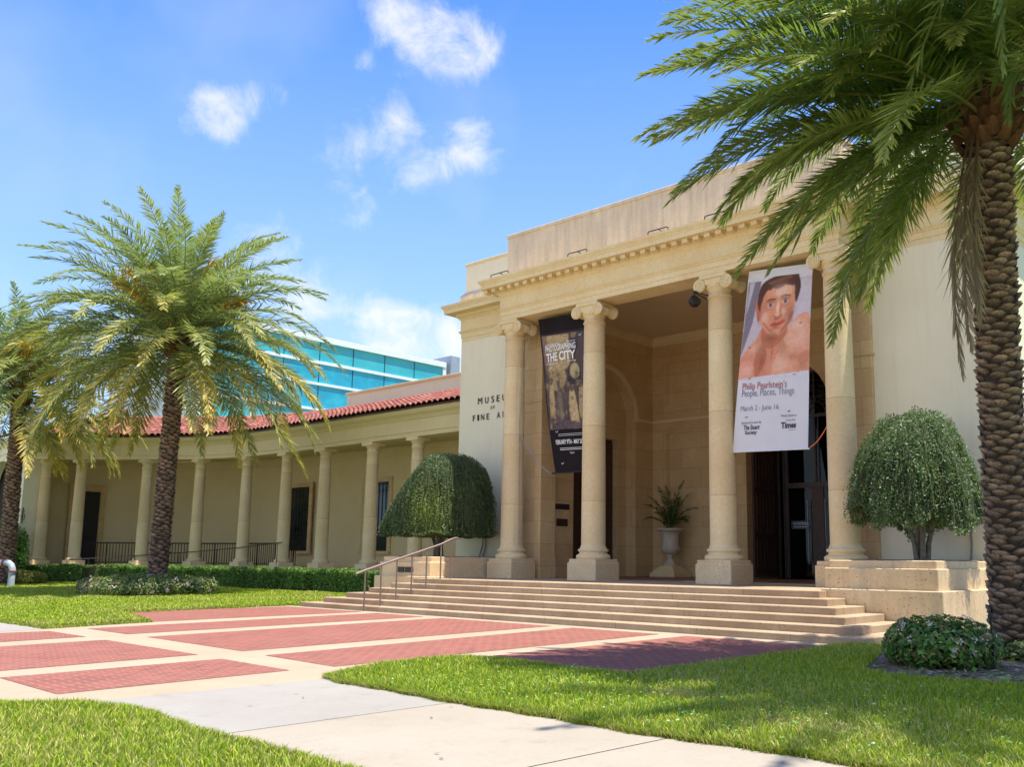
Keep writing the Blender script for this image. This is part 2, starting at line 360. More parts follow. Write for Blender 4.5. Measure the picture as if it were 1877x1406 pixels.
# ================================================================== GROUND
Z1, Z2 = .010, .014
g = MB(); g.add([(-900, -900, 0), (900, -900, 0), (900, 900, 0), (-900, 900, 0)], [(0, 1, 2, 3)]); struct('ground', g, 'turf_soil')
def flat(name, polys, z, mat, t=.0):
    m = MB()
    for p in polys: m.add([(x, y, z) for x, y in p], [tuple(range(len(p)))])
    return struct(name, m, mat)
flat('plaza', [[(-21.4, 6.0), (-21.5, 13.5), (-6.35, 13.5), (-6.35, 8.12), (-8.95, 8.12), (-9.05, 7.4), (-9.0, 6.8), (-8.6, 6.2), (-8.45, 5.72), (-8.58, 3.2), (-8.8, 2.2), (-30, 2.0), (-30, 6.0)]], Z1, 'tan_concrete')
BR = [[(-21.3, 6.72), (-21.15, 13.2), (-18.05, 13.2), (-17.75, 6.72)], [(-16.9, 6.75), (-17.45, 13.15), (-15.75, 13.1), (-15.3, 6.72)],
      [(-14.62, 6.72), (-15.15, 13.1), (-12.05, 13.08), (-11.62, 6.62)], [(-10.95, 6.55), (-11.5, 13.06), (-9.55, 13.05), (-9.30, 6.45)],
      [(-8.92, 8.32), (-9.02, 13.05), (-6.52, 13.05), (-6.42, 8.24)],
      [(-16.9, 3.5), (-16.75, 6.1), (-15.25, 6.08), (-14.95, 3.5)], [(-14.3, 3.5), (-14.5, 6.06), (-11.6, 6.0), (-11.4, 3.5)], [(-10.8, 3.5), (-10.94, 5.96), (-9.34, 5.9), (-9.2, 3.46)]]
flat('brick_paving', BR, Z2, 'red_brick_paving')
flat('sidewalk', [[(-8.57, 3.2), (-8.45, 5.75), (-6.33, 5.78), (-6.38, 3.2)]], Z1 + .002, 'grey_concrete')
flat('footpath', [[(-6.365, 3.2), (-6.318, 5.8), (-4.01, 5.8), (-4.14, 3.2)], [(-4.125, 3.2), (-3.995, 5.8), (8, 5.8), (8, 3.2)]], Z1 + .002, 'warm_concrete')
flat('side_path', [[(-45, 6.6), (-26, 6.15), (-18.6, 6.22), (-17.28, 6.2), (-17.08, 5.5), (-16.95, 3.2), (-45, 3.2)]], Z1 + .002, 'grey_concrete')
flat('road', [[(-400, -400), (-400, -4.5), (400, -4.5), (400, -400)]], .004, 'road_concrete')  # unseen road added behind the camera, pale to bounce warm light at the facade
# ---- turf: raised lawn beds with blades
def resample(P, step):
    P = np.array(P); d = np.hypot(*np.diff(P, axis=0).T); s = np.concatenate([[0], np.cumsum(d)]); n = max(2, int(s[-1] / step) + 1); q = np.linspace(0, s[-1], n)
    R_ = np.column_stack([np.interp(q, s, P[:, 0]), np.interp(q, s, P[:, 1])]); T = np.gradient(R_, axis=0); 
    for _ in range(3): T[1:-1] = (T[:-2] + T[1:-1] * 2 + T[2:]) / 4
    T /= np.hypot(T[:, 0], T[:, 1])[:, None]
    return R_, np.column_stack([T[:, 1], -T[:, 0]]), q
def unit(n):
    v = rng.normal(size=(n, 3)); return v / np.linalg.norm(v, axis=1)[:, None]
def in_poly(p, poly):
    x, y = p[:, 0], p[:, 1]; c = np.zeros(len(p), bool); n = len(poly)
    for i in range(n):
        x0, y0 = poly[i]; x1, y1 = poly[(i + 1) % n]
        t = ((y0 > y) != (y1 > y)) & (x < (x1 - x0) * (y - y0) / (y1 - y0 + 1e-12) + x0); c ^= t
    return c
LAWN_R = [(-8.5, 5.84), (-8.75, 6.3), (-8.98, 6.9), (-9.02, 7.6), (-8.9, 8.1), (-8.4, 8.2), (-7.4, 8.14), (-6.36, 8.16), (-6.34, 9.6), (-6.38, 13.5), (-5.6, 13.6), (-5.6, 13.0), (-4.95, 11.0), (-4.7, 10.25), (-4.3, 10.05), (-3.0, 10.35), (2.5, 13.4), (2.5, 5.66), (-2.7, 5.66), (-4.2, 5.6), (-5.6, 5.62), (-6.9, 5.66), (-8.0, 5.7)]
LAWN_L = [(-24, -3), (-24, 2.2), (-14, 2.4), (-8.95, 2.75), (-8.7, 3.0), (-8.35, 3.38), (-7.8, 3.5), (-6.9, 3.43), (-5.2, 3.39), (-3, 3.38), (-1, 3.38), (-1, -3)]
LAWN_F = [(-60, 6.2), (-18.6, 6.3), (-17.3, 6.25), (-17.8, 6.9), (-21.45, 8.2), (-21.4, 13.6), (-22.0, 19.0), (-60, 21)]
LAWN_F = [(-60, 6.9), (-26, 6.1), (-18.6, 6.25), (-17.30, 6.20), (-17.75, 8.2), (-20.9, 8.95), (-21.5, 13.6), (-21.6, 18.6), (-60, 19.5)]
m = MB()
for p, z in ((LAWN_R, .030), (LAWN_L, .030), (LAWN_F, .035)): m.poly(p, .002, z)
struct('lawn', m, 'turf_soil')
def blades(poly, z, per_m2, hgt, wid, near, far, thin=1.0):
    xs = [p[0] for p in poly]; ys = [p[1] for p in poly]; A = (max(xs) - min(xs)) * (max(ys) - min(ys))
    n = int(A * per_m2); p = np.stack([rng.uniform(min(xs), max(xs), n), rng.uniform(min(ys), max(ys), n)], 1)
    p = p[in_poly(p, poly)]
    d = np.hypot(p[:, 0], p[:, 1]); dep = .652 * -p[:, 0] + .742 * p[:, 1]
    keep = (dep > near) & (dep < far); u = .752 * p[:, 0] + .659 * p[:, 1]; keep &= (u / np.maximum(dep, .1) < 1.0) & (u / np.maximum(dep, .1) > -.95)
    p = p[keep]; dep = dep[keep]
    keep = rng.random(len(p)) < np.clip((near + 3.) / dep, 0, 1) ** thin; p = p[keep]; dep = dep[keep]; n = len(p)
    patch = .5 + .5 * np.sin(p[:, 0] * 2.1 + 1.3 * np.sin(p[:, 1] * 1.7)) * np.sin(p[:, 1] * 2.6 + 1.1 * np.sin(p[:, 0] * 1.3))
    a = rng.uniform(0, 2 * PI, n); h = hgt * rng.uniform(.45, 1.2, n) * (.8 + .4 * patch); w = wid * rng.uniform(.7, 1.3, n) * (1 + np.clip(dep - 8, 0, 25) * .09)
    lean = rng.uniform(.1, .9, n) * h; b = rng.uniform(0, 2 * PI, n)
    base = np.column_stack([p, np.full(n, z - .005)]); wd = np.column_stack([np.cos(a), np.sin(a), np.zeros(n)]) * w[:, None] * .5
    ld = np.column_stack([np.cos(b), np.sin(b), np.zeros(n)]) * lean[:, None]
    mid = base + ld * .35; mid[:, 2] += h * .6; tip = base + ld; tip[:, 2] += h
    v = np.stack([base - wd, base + wd, mid + wd * .8, mid - wd * .8, tip], 1)
    t = rng.random(n)[:, None]; g1 = np.array([.15, .28, .008]); g2 = np.array([.44, .50, .03]); dry = np.array([.56, .50, .16])
    c = g1 + (g2 - g1) * t; big = .5 + .5 * np.sin(p[:, 0] * .9 + 2.0 * np.sin(p[:, 1] * .7 + .5)); bare = np.exp(-(((p[:, 0] + 5.15) / .35) ** 2 + ((p[:, 1] - 7.3) / .22) ** 2)) + np.exp(-(((p[:, 0] + 3.4) / .5) ** 2 + ((p[:, 1] - 6.6) / .2) ** 2)) * .6; h = h * (1 - .6 * bare); v[:, 4, 2] -= (hgt * .5) * bare; q = (rng.random(n) < np.clip(.04 + .16 * patch ** 2 + .28 * big ** 2 + .8 * bare, 0, 1))[:, None]; c = np.where(q, dry * rng.uniform(.7, 1.1, (n, 1)), c)
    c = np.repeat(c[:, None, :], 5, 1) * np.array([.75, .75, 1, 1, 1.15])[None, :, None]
    i = np.arange(n)[:, None] * 5
    return v.reshape(-1, 3), i + np.array([[0, 1, 2, 3]]), i + np.array([[3, 2, 4]]), c.reshape(-1, 3)
def edge_blades(line, z, n, hgt, wid):
    P, Nn, q = resample(line, .05); t = rng.uniform(0, q[-1], n); x = np.interp(t, q, P[:, 0]); y = np.interp(t, q, P[:, 1]); nx = np.interp(t, q, Nn[:, 0]); ny = np.interp(t, q, Nn[:, 1])
    wv = .02 * np.sin(t * 3.1) + .015 * np.sin(t * 11.7) + rng.normal(0, .022, n); x = x + nx * wv; y = y + ny * wv
    a = rng.uniform(0, 2 * PI, n); h = hgt * rng.uniform(.4, 1.2, n); w = wid * rng.uniform(.7, 1.3, n); base = np.column_stack([x, y, np.full(n, .004)])
    wd = np.column_stack([np.cos(a), np.sin(a), 0 * a]) * w[:, None] * .5; ld = (np.column_stack([nx, ny, 0 * nx]) * rng.uniform(-.2, 1.0, n)[:, None] + unit(n) * .3 * np.array([1, 1, 0])) * h[:, None]
    mid = base + ld * .35; mid[:, 2] += h * .6; tip = base + ld; tip[:, 2] += h * .9; v = np.stack([base - wd, base + wd, mid + wd * .8, mid - wd * .8, tip], 1)
    c = np.array([.15, .25, .01]) + rng.random((n, 1)) * np.array([.2, .14, .03]); c = np.where((rng.random(n) < .25)[:, None], np.array([.44, .38, .16]), c); c = np.repeat(c, 5, 0); i = np.arange(n)[:, None] * 5
    return v.reshape(-1, 3), i + np.array([[0, 1, 2, 3]]), i + np.array([[3, 2, 4]]), c
def grass(name, specs):
    m = MB()
    for sp in specs:
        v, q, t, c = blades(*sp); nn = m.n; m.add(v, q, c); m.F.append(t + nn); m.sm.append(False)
    for ln_, nn_ in (([(-8.9, 8.1), (-9.02, 7.5), (-8.98, 6.9), (-8.75, 6.3), (-8.5, 5.84), (-8.0, 5.7), (-6.9, 5.66), (-5.6, 5.62), (-4.2, 5.6), (-2.7, 5.66), (-1, 5.66)], 22000), ([(-6.34, 13.4), (-6.34, 9.6), (-6.36, 8.16), (-7.4, 8.14), (-8.4, 8.2), (-8.9, 8.1)], 7000), ([(-3, 3.38), (-5.2, 3.39), (-6.9, 3.43), (-7.8, 3.5), (-8.35, 3.38), (-8.7, 3.0), (-8.95, 2.75), (-14, 2.4)], 14000), ([(-17.3, 6.2), (-18.6, 6.25), (-26, 6.1)], 4000), ([(-21.5, 13.4), (-20.9, 8.95), (-17.75, 8.2), (-17.3, 6.2)], 5000)):
        v, q, t, c = edge_blades(ln_, .02, nn_, .06, .010 if nn_ > 6000 else .022); nn = m.n; m.add(v, q, c); m.F.append(t + nn); m.sm.append(False)
    o = m.build(name, 'grass_blades'); o['kind'] = 'stuff'; return o
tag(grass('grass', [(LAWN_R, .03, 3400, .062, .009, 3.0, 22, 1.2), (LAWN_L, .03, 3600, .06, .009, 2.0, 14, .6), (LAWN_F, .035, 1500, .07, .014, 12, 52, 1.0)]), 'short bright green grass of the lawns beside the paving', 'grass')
# clover and small weeds in the near lawn
m = MB(); n = 1500; p = np.stack([rng.uniform(-7.5, -1.5, n), rng.uniform(5.7, 9.5, n)], 1); p = p[in_poly(p, LAWN_R)]
for x, y in p:
    s_ = rng.uniform(.008, .018); a = rng.uniform(0, 6.28); z = .07 + rng.uniform(0, .02); cs, sn = math.cos(a) * s_, math.sin(a) * s_
    col = (.55, .50, .05) if rng.random() < .08 else ((.18, .38, .10) if rng.random() < .93 else (.45, .52, .35))
    m.add([(x - cs, y - sn, z), (x + sn, y - cs, z + .004), (x + cs, y + sn, z + .008), (x - sn, y + cs, z)], [(0, 1, 2, 3)], col)
o = m.build('clover', 'foliage'); o['kind'] = 'stuff'; tag(o, 'small clover leaves scattered through the near lawn', 'clover')
n = 60; P = np.column_stack([rng.uniform(-13, -2, n), rng.uniform(3.6, 13, n), np.full(n, .022)]); kp = (P[:, 1] < 5.6) | (P[:, 0] < -9.2); P = P[kp]; n = len(P); D = unit(n); D[:, 2] *= .1; D = D / np.linalg.norm(D, axis=1)[:, None]
m = MB(); a_ = D * .025; b_ = np.column_stack([-D[:, 1], D[:, 0], 0 * D[:, 0]]) * .009
m.add(np.stack([P - a_, P + b_, P + a_, P - b_], 1).reshape(-1, 3), np.arange(n)[:, None] * 4 + np.array([[0, 1, 2, 3]]), (.14, .09, .05)); o = m.build('fallen_leaves', 'foliage'); o['kind'] = 'stuff'; tag(o, 'few dry fallen leaves on the pale paving', 'fallen leaves')
# mulch bed round the right palm
m = MB(); m.poly([(-5.75, 13.0), (-5.0, 11.0), (-4.75, 10.2), (-4.3, 10.0), (-3.0, 10.3), (2.5, 13.4), (2.5, 19.0), (-5.7, 19.0), (-5.7, 14.0)], .003, .028); struct('mulch_bed', m, 'mulch')
def quads(P, D, Nn, ln, wd, col):
    """leaf quads: centre P, long axis D, normal Nn"""
    Sd = np.cross(D, Nn); Sd /= np.linalg.norm(Sd, axis=1)[:, None] + 1e-9
    a = P - D * ln[:, None] * .5; b = P + Sd * wd[:, None] * .5 + Nn * (wd * .12)[:, None]; c_ = P + D * ln[:, None] * .5; d_ = P - Sd * wd[:, None] * .5 + Nn * (wd * .12)[:, None]
    v = np.stack([a, b, c_, d_], 1).reshape(-1, 3); i = np.arange(len(P))[:, None] * 4
    return v, np.concatenate([i + np.array([[0, 1, 2]]), i + np.array([[0, 2, 3]])]), np.repeat(col, 4, 0)
n = 700; P = np.column_stack([rng.uniform(-4.9, -2.2, n), rng.uniform(10.2, 12.4, n), np.full(n, .04)]); D = unit(n); D[:, 2] *= .2; D /= np.linalg.norm(D, axis=1)[:, None]; Nn = np.tile([0, 0, 1.], (n, 1)) + unit(n) * .4
cl = np.where((rng.random(n) < .35)[:, None], np.array([.16, .30, .07]), np.where((rng.random(n) < .5)[:, None], np.array([.42, .36, .26]), np.array([.24, .17, .10])))
m = MB(); m.add(*quads(P, D, Nn, rng.uniform(.05, .13, n), rng.uniform(.03, .06, n), cl)); o = m.build('leaf_litter', 'foliage'); o['kind'] = 'stuff'; tag(o, 'fallen leaves and low weeds scattered on the mulch', 'leaf litter')

# ================================================================== MUSEUM BUILDING
CX = -13.56; RS = .1204; FL = 6 * RS
bld = thing('museum_building', 'cream and limestone museum with a four column portico behind broad steps', 'building', (CX, 19, 0))
def part(name, mb, mat, par=None): return mb.build(name, mat, par or bld)
COLX = (-18.44, -15.50, -11.62, -8.68); YC = 18.34
def ionic(cx):
    m = MB(); m.bbox(cx - .47, cx + .47, YC - .47, YC + .47, FL, 1.165, .012); m.bbox(cx - .44, cx + .44, YC - .44, YC + .44, 1.165, 1.25, .012)
    base = MB(); pr = []
    for z, r in ((1.25, .42), (1.27, .437), (1.31, .44), (1.345, .43), (1.36, .405), (1.375, .37), (1.40, .352), (1.425, .352), (1.435, .375), (1.455, .392), (1.48, .392), (1.50, .375), (1.51, .345), (1.54, .335), (1.60, .312)): pr.append((r, z))
    base.lathe(pr, cx, YC, 40)
    sh = MB(); pr = []
    for i in range(25):
        t = i / 24; z = 1.60 + t * 5.75; r = .311 - .036 * t ** 1.7
        pr.append((r, z))
    pr += [(.28, 7.352), (.298, 7.362), (.302, 7.385), (.292, 7.405), (.272, 7.412), (.268, 7.50)]
    sh.lathe(pr, cx, YC, 40)
    cp = MB(); cp.lathe([(.268, 7.50), (.275, 7.53), (.31, 7.57), (.335, 7.62), (.33, 7.66)], cx, YC, 40)
    for k in range(24):
        a = 2 * PI * k / 24; x, y = cx + .318 * math.cos(a), YC + .318 * math.sin(a)
        cp.add([(x + .03 * math.cos(b) * math.sin(c), y + .03 * math.sin(b) * math.sin(c), 7.615 + .042 * math.cos(c)) for c in (.5, 1.57, 2.6) for b in (0, 1.57, 3.14, 4.71)], [(r_ * 4 + q, r_ * 4 + (q + 1) % 4, r_ * 4 + 4 + (q + 1) % 4, r_ * 4 + 4 + q) for r_ in (0, 1) for q in range(4)], smooth=True)
    cp.box(cx - .36, cx + .36, YC - .325, YC + .325, 7.655, 7.80); cp.bbox(cx - .375, cx + .375, YC - .355, YC + .355, 7.803, 7.905, .02)
    for sx in (-1, 1):
        vx = cx + sx * .365; vz = 7.665; pr = [(.160, -.345), (.168, -.32), (.16, -.29), (.125, -.20), (.105, -.10), (.112, -.06), (.118, 0), (.112, .06), (.105, .10), (.125, .20), (.16, .29), (.168, .32), (.16, .345)]
        v = []; f = []; sg = 20
        for r, y in pr:
            for i in range(sg): a = 2 * PI * i / sg; v.append((vx + r * math.cos(a), YC + y, vz + r * math.sin(a)))
        for k in range(len(pr) - 1):
            for i in range(sg): j = (i + 1) % sg; f.append((k * sg + i, (k + 1) * sg + i, (k + 1) * sg + j, k * sg + j))
        cp.add(v, f, None, True); cp.add(v[:sg], [tuple(range(sg))]); cp.add(v[-sg:], [tuple(range(sg - 1, -1, -1))])
        for fy, sg_ in ((-.348, 1), (.348, -1)):   # spiral of the volute
            pts = []
            for i in range(44):
                a = PI / 2 - sx * sg_ * 0 + sx * i / 43 * 2.6 * 2 * PI; r = .150 - .125 * i / 43; pts.append((vx + r * math.cos(a), YC + fy, vz + r * math.sin(a)))
            cp.tube(pts, .019, 6, r1=.010); cp.lathe([(.022, 0)], 0, 0, 3) if False else None
            cp.add([(vx + .028 * math.cos(q * PI / 4), YC + fy * 1.03, vz + .028 * math.sin(q * PI / 4)) for q in range(8)] + [(vx + .028 * math.cos(q * PI / 4), YC + fy * .98, vz + .028 * math.sin(q * PI / 4)) for q in range(8)], [tuple(range(8))] + [(q, (q + 1) % 8, 8 + (q + 1) % 8, 8 + q) for q in range(8)])
    return m, base, sh, cp
for cx in COLX:
    pl, ba, sh, cp = ionic(cx)
    e = bpy.data.objects.new('column', None); C.objects.link(e); e.parent = bld; e.location = Vector((cx, YC, FL)) - bld.location
    part('plinth', pl, 'stone_blocks' if False else 'coral_stone', e); part('column_base', ba, 'limestone', e); part('shaft', sh, 'column_stone', e); part('capital', cp, 'limestone', e)
# entablature profile (out, z)
ENT = [(-.74, 7.905), (.0, 7.905), (.0, 8.03), (.018, 8.035), (.018, 8.17), (.04, 8.175), (.04, 8.195), (.07, 8.225), (.085, 8.235), (.085, 8.25), (.03, 8.265), (.03, 8.60), (.05, 8.615), (.07, 8.65), (.11, 8.69), (.15, 8.70), (.15, 8.795), (.42, 8.80), (.42, 8.905), (.435, 8.915), (.45, 8.95), (.485, 8.99), (.50, 9.03), (.50, 9.055), (-.1, 9.14), (-.74, 9.14)]
XL, XR, YF = -18.68, -8.44, 18.0
m = MB(); m.sweep(ENT, [(XL, 19.3), (XL, YF), (XR, YF), (XR, 19.3)])
n = int((XR - XL + .7) / .31)
for i in range(n + 1):
    x = XL - .33 + i * (XR - XL + .66) / n; m.box(x - .075, x + .075, YF - .33, YF - .14, 8.70, 8.797)
for xs, sg in ((XL, -1), (XR, 1)):
    for k in range(3): y = YF + .05 + k * .31; m.box(xs + sg * .14, xs + sg * .33, y - .075, y + .075, 8.70, 8.797) if sg > 0 else m.box(xs - .33, xs - .14, y - .075, y + .075, 8.70, 8.797)
part('entablature', m, 'limestone')
WL, WR, YW = -21.585, -5.535, 19.1
for path in ([(WL, 27), (WL, YW), (XL + .03, YW)], [(XR - .03, YW), (WR, YW), (WR, 27)]):
    m = MB(); m.sweep([(o * .98, z) for o, z in ENT], path); part('wing_cornice', m, 'limestone')
# parapets
m = MB(); m.box(XL, XR, 18.2, 23, 9.1, 10.39); part('parapet', m, 'parapet_stone')
m = MB(); m.bbox(XL - .035, XR + .035, 18.165, 23.03, 10.39, 10.49, .015); part('coping', m, 'parapet_stone')
for x0, x1, xo in ((WL - .04, XL - .02, -1), (XR + .02, WR + .04, 1)):
    m = MB(); m.box(x0 - (.1 if xo < 0 else 0), x1 + (.1 if xo > 0 else 0), 19.12, 24, 9.1, 9.42); m.sweep([(0, 9.42), (.0, 9.40), (.13, 9.40), (.0, 9.56)], [(x0, 24), (x0, 19.24), (x1, 19.24)] if xo < 0 else [(x0, 19.24), (x1, 19.24), (x1, 24)]); part('parapet_base', m, 'parapet_stone')
    m = MB(); m.box(x0, x1, 19.25, 24, 9.40, 10.40); part('wing_parapet', m, 'cream_stucco')
    m = MB(); m.bbox(x0 - .03, x1 + .03, 19.22, 24.03, 10.40, 10.50, .012); part('coping', m, 'limestone')
# wing walls
for x0, x1, xo in ((WL, -18.62, WL), (-8.5, WR, WR)):
    m = MB(); m.box(x0, x1, YW, 19.62, 0, 7.903); m.box(*sorted((xo, xo + (.4 if xo == WL else -.4))), 19.62, 27, 0, 7.903); m.box(x0 + .3, x1 - .3, YW + .3, 27, 7.92, 9.12); m.box(*sorted((xo, xo + (2.9 if xo == WL else -2.9))), 26.4, 27, 0, 7.9); part('wing_wall', m, 'cream_stucco')
# pilasters
for x0, x1 in ((-18.87, -18.0), (-9.12, -8.25)):
    m = MB(); m.bbox(x0, x1, 19.0, 19.62, 1.25, 7.90, .01); m.bbox(x0 - .02, x1 + .02, 18.98, 19.64, FL, 1.25, .01); m.box(x0 - .035, x1 + .035, 18.965, 19.655, 5.66, 5.71); part('pilaster', m, 'stone_blocks')
# porch side walls
def arc(cx, cz, r, a0, a1, n=20): return [(cx + r * math.cos(a0 + (a1 - a0) * i / n), cz + r * math.sin(a0 + (a1 - a0) * i / n)) for i in range(n + 1)]
def prism_yz(m, pts, x0, x1):
    n = len(pts); v = [(x0, y, z) for y, z in pts] + [(x1, y, z) for y, z in pts]
    m.add(v, [tuple(range(n)), tuple(range(2 * n - 1, n - 1, -1))] + [(i, n + i, n + (i + 1) % n, (i + 1) % n) for i in range(n)])
def prism_xz(m, pts, y0, y1):
    n = len(pts); v = [(x, y0, z) for x, z in pts] + [(x, y1, z) for x, z in pts]
    m.add(v, [tuple(range(n - 1, -1, -1)), tuple(range(n, 2 * n))] + [(i, (i + 1) % n, n + (i + 1) % n, n + i) for i in range(n)])
CE = 8.52; YB = 24.55
for xa, xb, vis in ((-18.23, -18.62, True), (-8.89, -8.5, False)):
    m = MB(); pts = [(19.6, FL), (20.65, FL), (20.65, 5.64)] + arc(22.14, 5.64, 1.49, PI, 0)[1:-1] + [(23.63, 5.64), (23.63, FL), (24.7, FL), (24.7, 8.9), (19.6, 8.9)]
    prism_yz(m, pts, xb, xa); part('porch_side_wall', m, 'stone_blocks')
    s_ = -1 if vis else 1; m = MB()   # raised arch ring
    ring = [(20.50, 5.64)] + arc(22.14, 5.64, 1.64, PI, 0)[1:-1] + [(23.78, 5.64), (23.63, 5.64)] + arc(22.14, 5.64, 1.49, 0, PI)[1:-1] + [(20.65, 5.64)]
    prism_yz(m, ring, xa - s_ * .0 + (.001 if vis else -.031), xa + (.031 if vis else -.001)); part('arch_trim', m, 'limestone')
    m = MB(); xq = xb + s_ * .003; prism_yz(m, [(20.6, FL), (21.08, FL), (21.08, 5.02), (23.2, 5.02), (23.2, FL), (23.7, FL), (23.7, 7.2), (20.6, 7.2)], *sorted((xq, xq + s_ * .22))); part('arch_infill', m, 'stone_blocks')
    m = MB(); m.box(*sorted((xq + s_ * .22, xq + s_ * .30)), 21.0, 23.3, FL, 5.1)
    for k in range(4): m.box(*sorted((xq + s_ * .16, xq + s_ * .225)), 21.12 + k * .53, 21.12 + k * .53 + .44, FL + .15, 4.9)
    part('side_door', m, 'dark_wood')
# back wall with arched doorway
m = MB(); pts = [(-15.7, FL), (-14.73, FL), (-14.73, 5.75)] + [p for p in arc(-13.36, 5.75, 1.37, PI, 0)[1:-1]] + [(-11.99, 5.75), (-11.99, FL), (-8.5, FL), (-8.5, 8.9), (-15.7, 8.9)]
prism_xz(m, pts, YB, 26.42); m.box(-18.62, -15.7, YB + .075, 26.4, FL, 8.9)
for x0, x1, z0, z1 in ((-18.62, -17.67, FL, 8.9), (-15.95, -15.7, FL, 8.9), (-17.67, -15.95, FL, .98), (-17.67, -15.95, 5.32, 6.19), (-17.67, -15.95, 7.64, 8.9)): m.box(x0, x1, YB, YB + .075, z0, z1)
for zb, zt in ((.98, 5.32), (6.19, 7.64)):
    x0, x1 = -17.67, -15.95
    for q in (0,):
        m.box(x0, x0 + .05, YB + .03, YB + .076, zb, zt); m.box(x1 - .05, x1, YB + .03, YB + .076, zb, zt); m.box(x0 + .05, x1 - .05, YB + .03, YB + .076, zb, zb + .05); m.box(x0 + .05, x1 - .05, YB + .03, YB + .076, zt - .05, zt)
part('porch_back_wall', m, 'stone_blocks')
for q in ((-18.19, -14.9, YB - .035, YB - .002), (-11.8, -8.92, YB - .035, YB - .002), (-18.228, -18.195, 19.64, 20.48), (-18.228, -18.195, 23.80, YB)): m = MB(); m.box(*q, 5.66, 5.74); part('string_course', m, 'limestone')
m = MB(); m.sweep([(0, 8.22), (-.03, 8.22), (-.03, 8.27), (-.06, 8.30), (-.10, 8.38), (-.14, 8.46), (-.14, 8.518), (0, 8.518)], [(-18.229, 18.8), (-18.229, YB - .001), (-8.891, YB - .001), (-8.891, 18.8)][::-1] if False else [(-8.891, 18.8), (-8.891, YB - .001), (-18.229, YB - .001), (-18.229, 18.8)], True)
part('ceiling_cornice', m, 'limestone')
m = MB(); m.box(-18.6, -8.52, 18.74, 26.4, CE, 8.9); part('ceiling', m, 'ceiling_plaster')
m = MB(); m.box(-18.22, -8.9, 19.7, 24.5, FL + .001, FL + .006); part('porch_floor', m, 'porch_floor')
# interior seen through the glass
m = MB(); v = [(x, y, z) for x in (-17, -10) for y in (26.43, 33) for z in (FL - .05, 7.6)]; m.add(v, [(0, 1, 3, 2), (4, 6, 7, 5), (0, 2, 6, 4), (1, 5, 7, 3), (2, 3, 7, 6)]); part('interior', m, 'interior_dark')
# entrance door
ed = bpy.data.objects.new('entrance_door', None); C.objects.link(ed); ed.parent = bld; ed.location = Vector((-13.36, 26.4, FL)) - bld.location
m = MB(); YD = 26.35
for x0, x1 in ((-14.72, -14.60), (-14.42, -14.30), (-12.40, -12.28), (-12.12, -12.0)): m.box(x0, x1, YD - .02, YD + .12, FL, 5.75)
m.box(-14.46, -14.42, YD - .06, YD + .1, FL, 5.7); m.box(-12.28, -12.24, YD - .06, YD + .1, FL, 5.7)
m.box(-14.30, -12.40, YD - .03, YD + .10, 3.48, 3.64); m.box(-14.72, -12.0, YD - .025, YD + .10, 5.66, 5.76)
m.box(-13.40, -13.34, YD, YD + .08, 3.64, 5.66); m.box(-13.26, -13.23, YD, YD + .08, 3.64, 5.66)
m.box(-13.385, -13.335, YD, YD + .08, 5.76, 7.10)
rg = arc(-13.36, 5.76, 1.366, 0, PI) + arc(-13.36, 5.76, 1.29, PI, 0); prism_xz(m, rg, YD - .02, YD + .09)
for x in (-13.80, -13.57, -12.93, -12.70):   # scrolled grille in the arch
    m.tube([(x, YD - .02, 5.76), (x, YD - .02, 5.76 + math.sqrt(max(.05, 1.29 ** 2 - (x + 13.36) ** 2)))], .012, 5)
for q in range(6):
    r = .22 + .17 * q; m.tube([(-13.36 + r * math.cos(a * PI / 14), YD - .03, 5.76 + r * math.sin(a * PI / 14)) for a in range(15)], .012, 5)
for k in range(9):
    a = (k + .5) * PI / 9
    for r in (.45, .8, 1.1): m.tube([(-13.36 + r * math.cos(a) + .08 * math.cos(b), YD - .03, 5.76 + r * math.sin(a) + .08 * math.sin(b)) for b in [j * 2 * PI / 10 for j in range(11)]], .009, 4)
part('door_frame', m, 'bronze_metal', ed)
m = MB(); m.box(-14.30, -12.40, YD + .03, YD + .04, FL, 3.5); m.box(-14.6, -12.12, YD + .035, YD + .045, 3.6, 5.7); m.add([(x, YD + .04, z) for x, z in arc(-13.36, 5.76, 1.33, 0, PI)], [tuple(range(21))]); part('glass_pane', m, 'door_glass', ed)
m = MB()
for x in (-13.50, -13.16): m.box(x - .03, x + .03, YD - .0, YD + .07, FL, 3.48)
m.box(-13.47, -13.19, YD + .0, YD + .07, FL, 3.48); part('door_stile', m, 'dark_wood', ed)
for x in (-13.62, -13.04):
    m = MB(); m.tube([(x, YD - .10, 1.15), (x, YD - .10, 3.1)], .018, 8); m.tube([(x, YD - .10, 1.35), (x, YD + .03, 1.35)], .01, 6); m.tube([(x, YD - .10, 2.9), (x, YD + .03, 2.9)], .01, 6); part('handle', m, 'grey_metal', ed)
for xs, sg in ((-14.725, 1), (-11.995, -1)):   # timber leaves folded back against the reveal
    m = MB(); a, b = sorted((xs, xs + sg * .07)); m.box(a, b, 24.86, 26.22, FL + .02, 5.55)
    a2, b2 = sorted((xs + sg * .07, xs + sg * .10))
    for z0, z1 in ((.95, 1.9), (2.05, 3.3), (3.45, 5.3)):
        for y0 in [24.95 + i * .2 for i in range(6)]: m.bbox(a2, b2, y0, y0 + .17, z0, z1, .008)
    part('timber_leaf', m, 'dark_wood', ed)

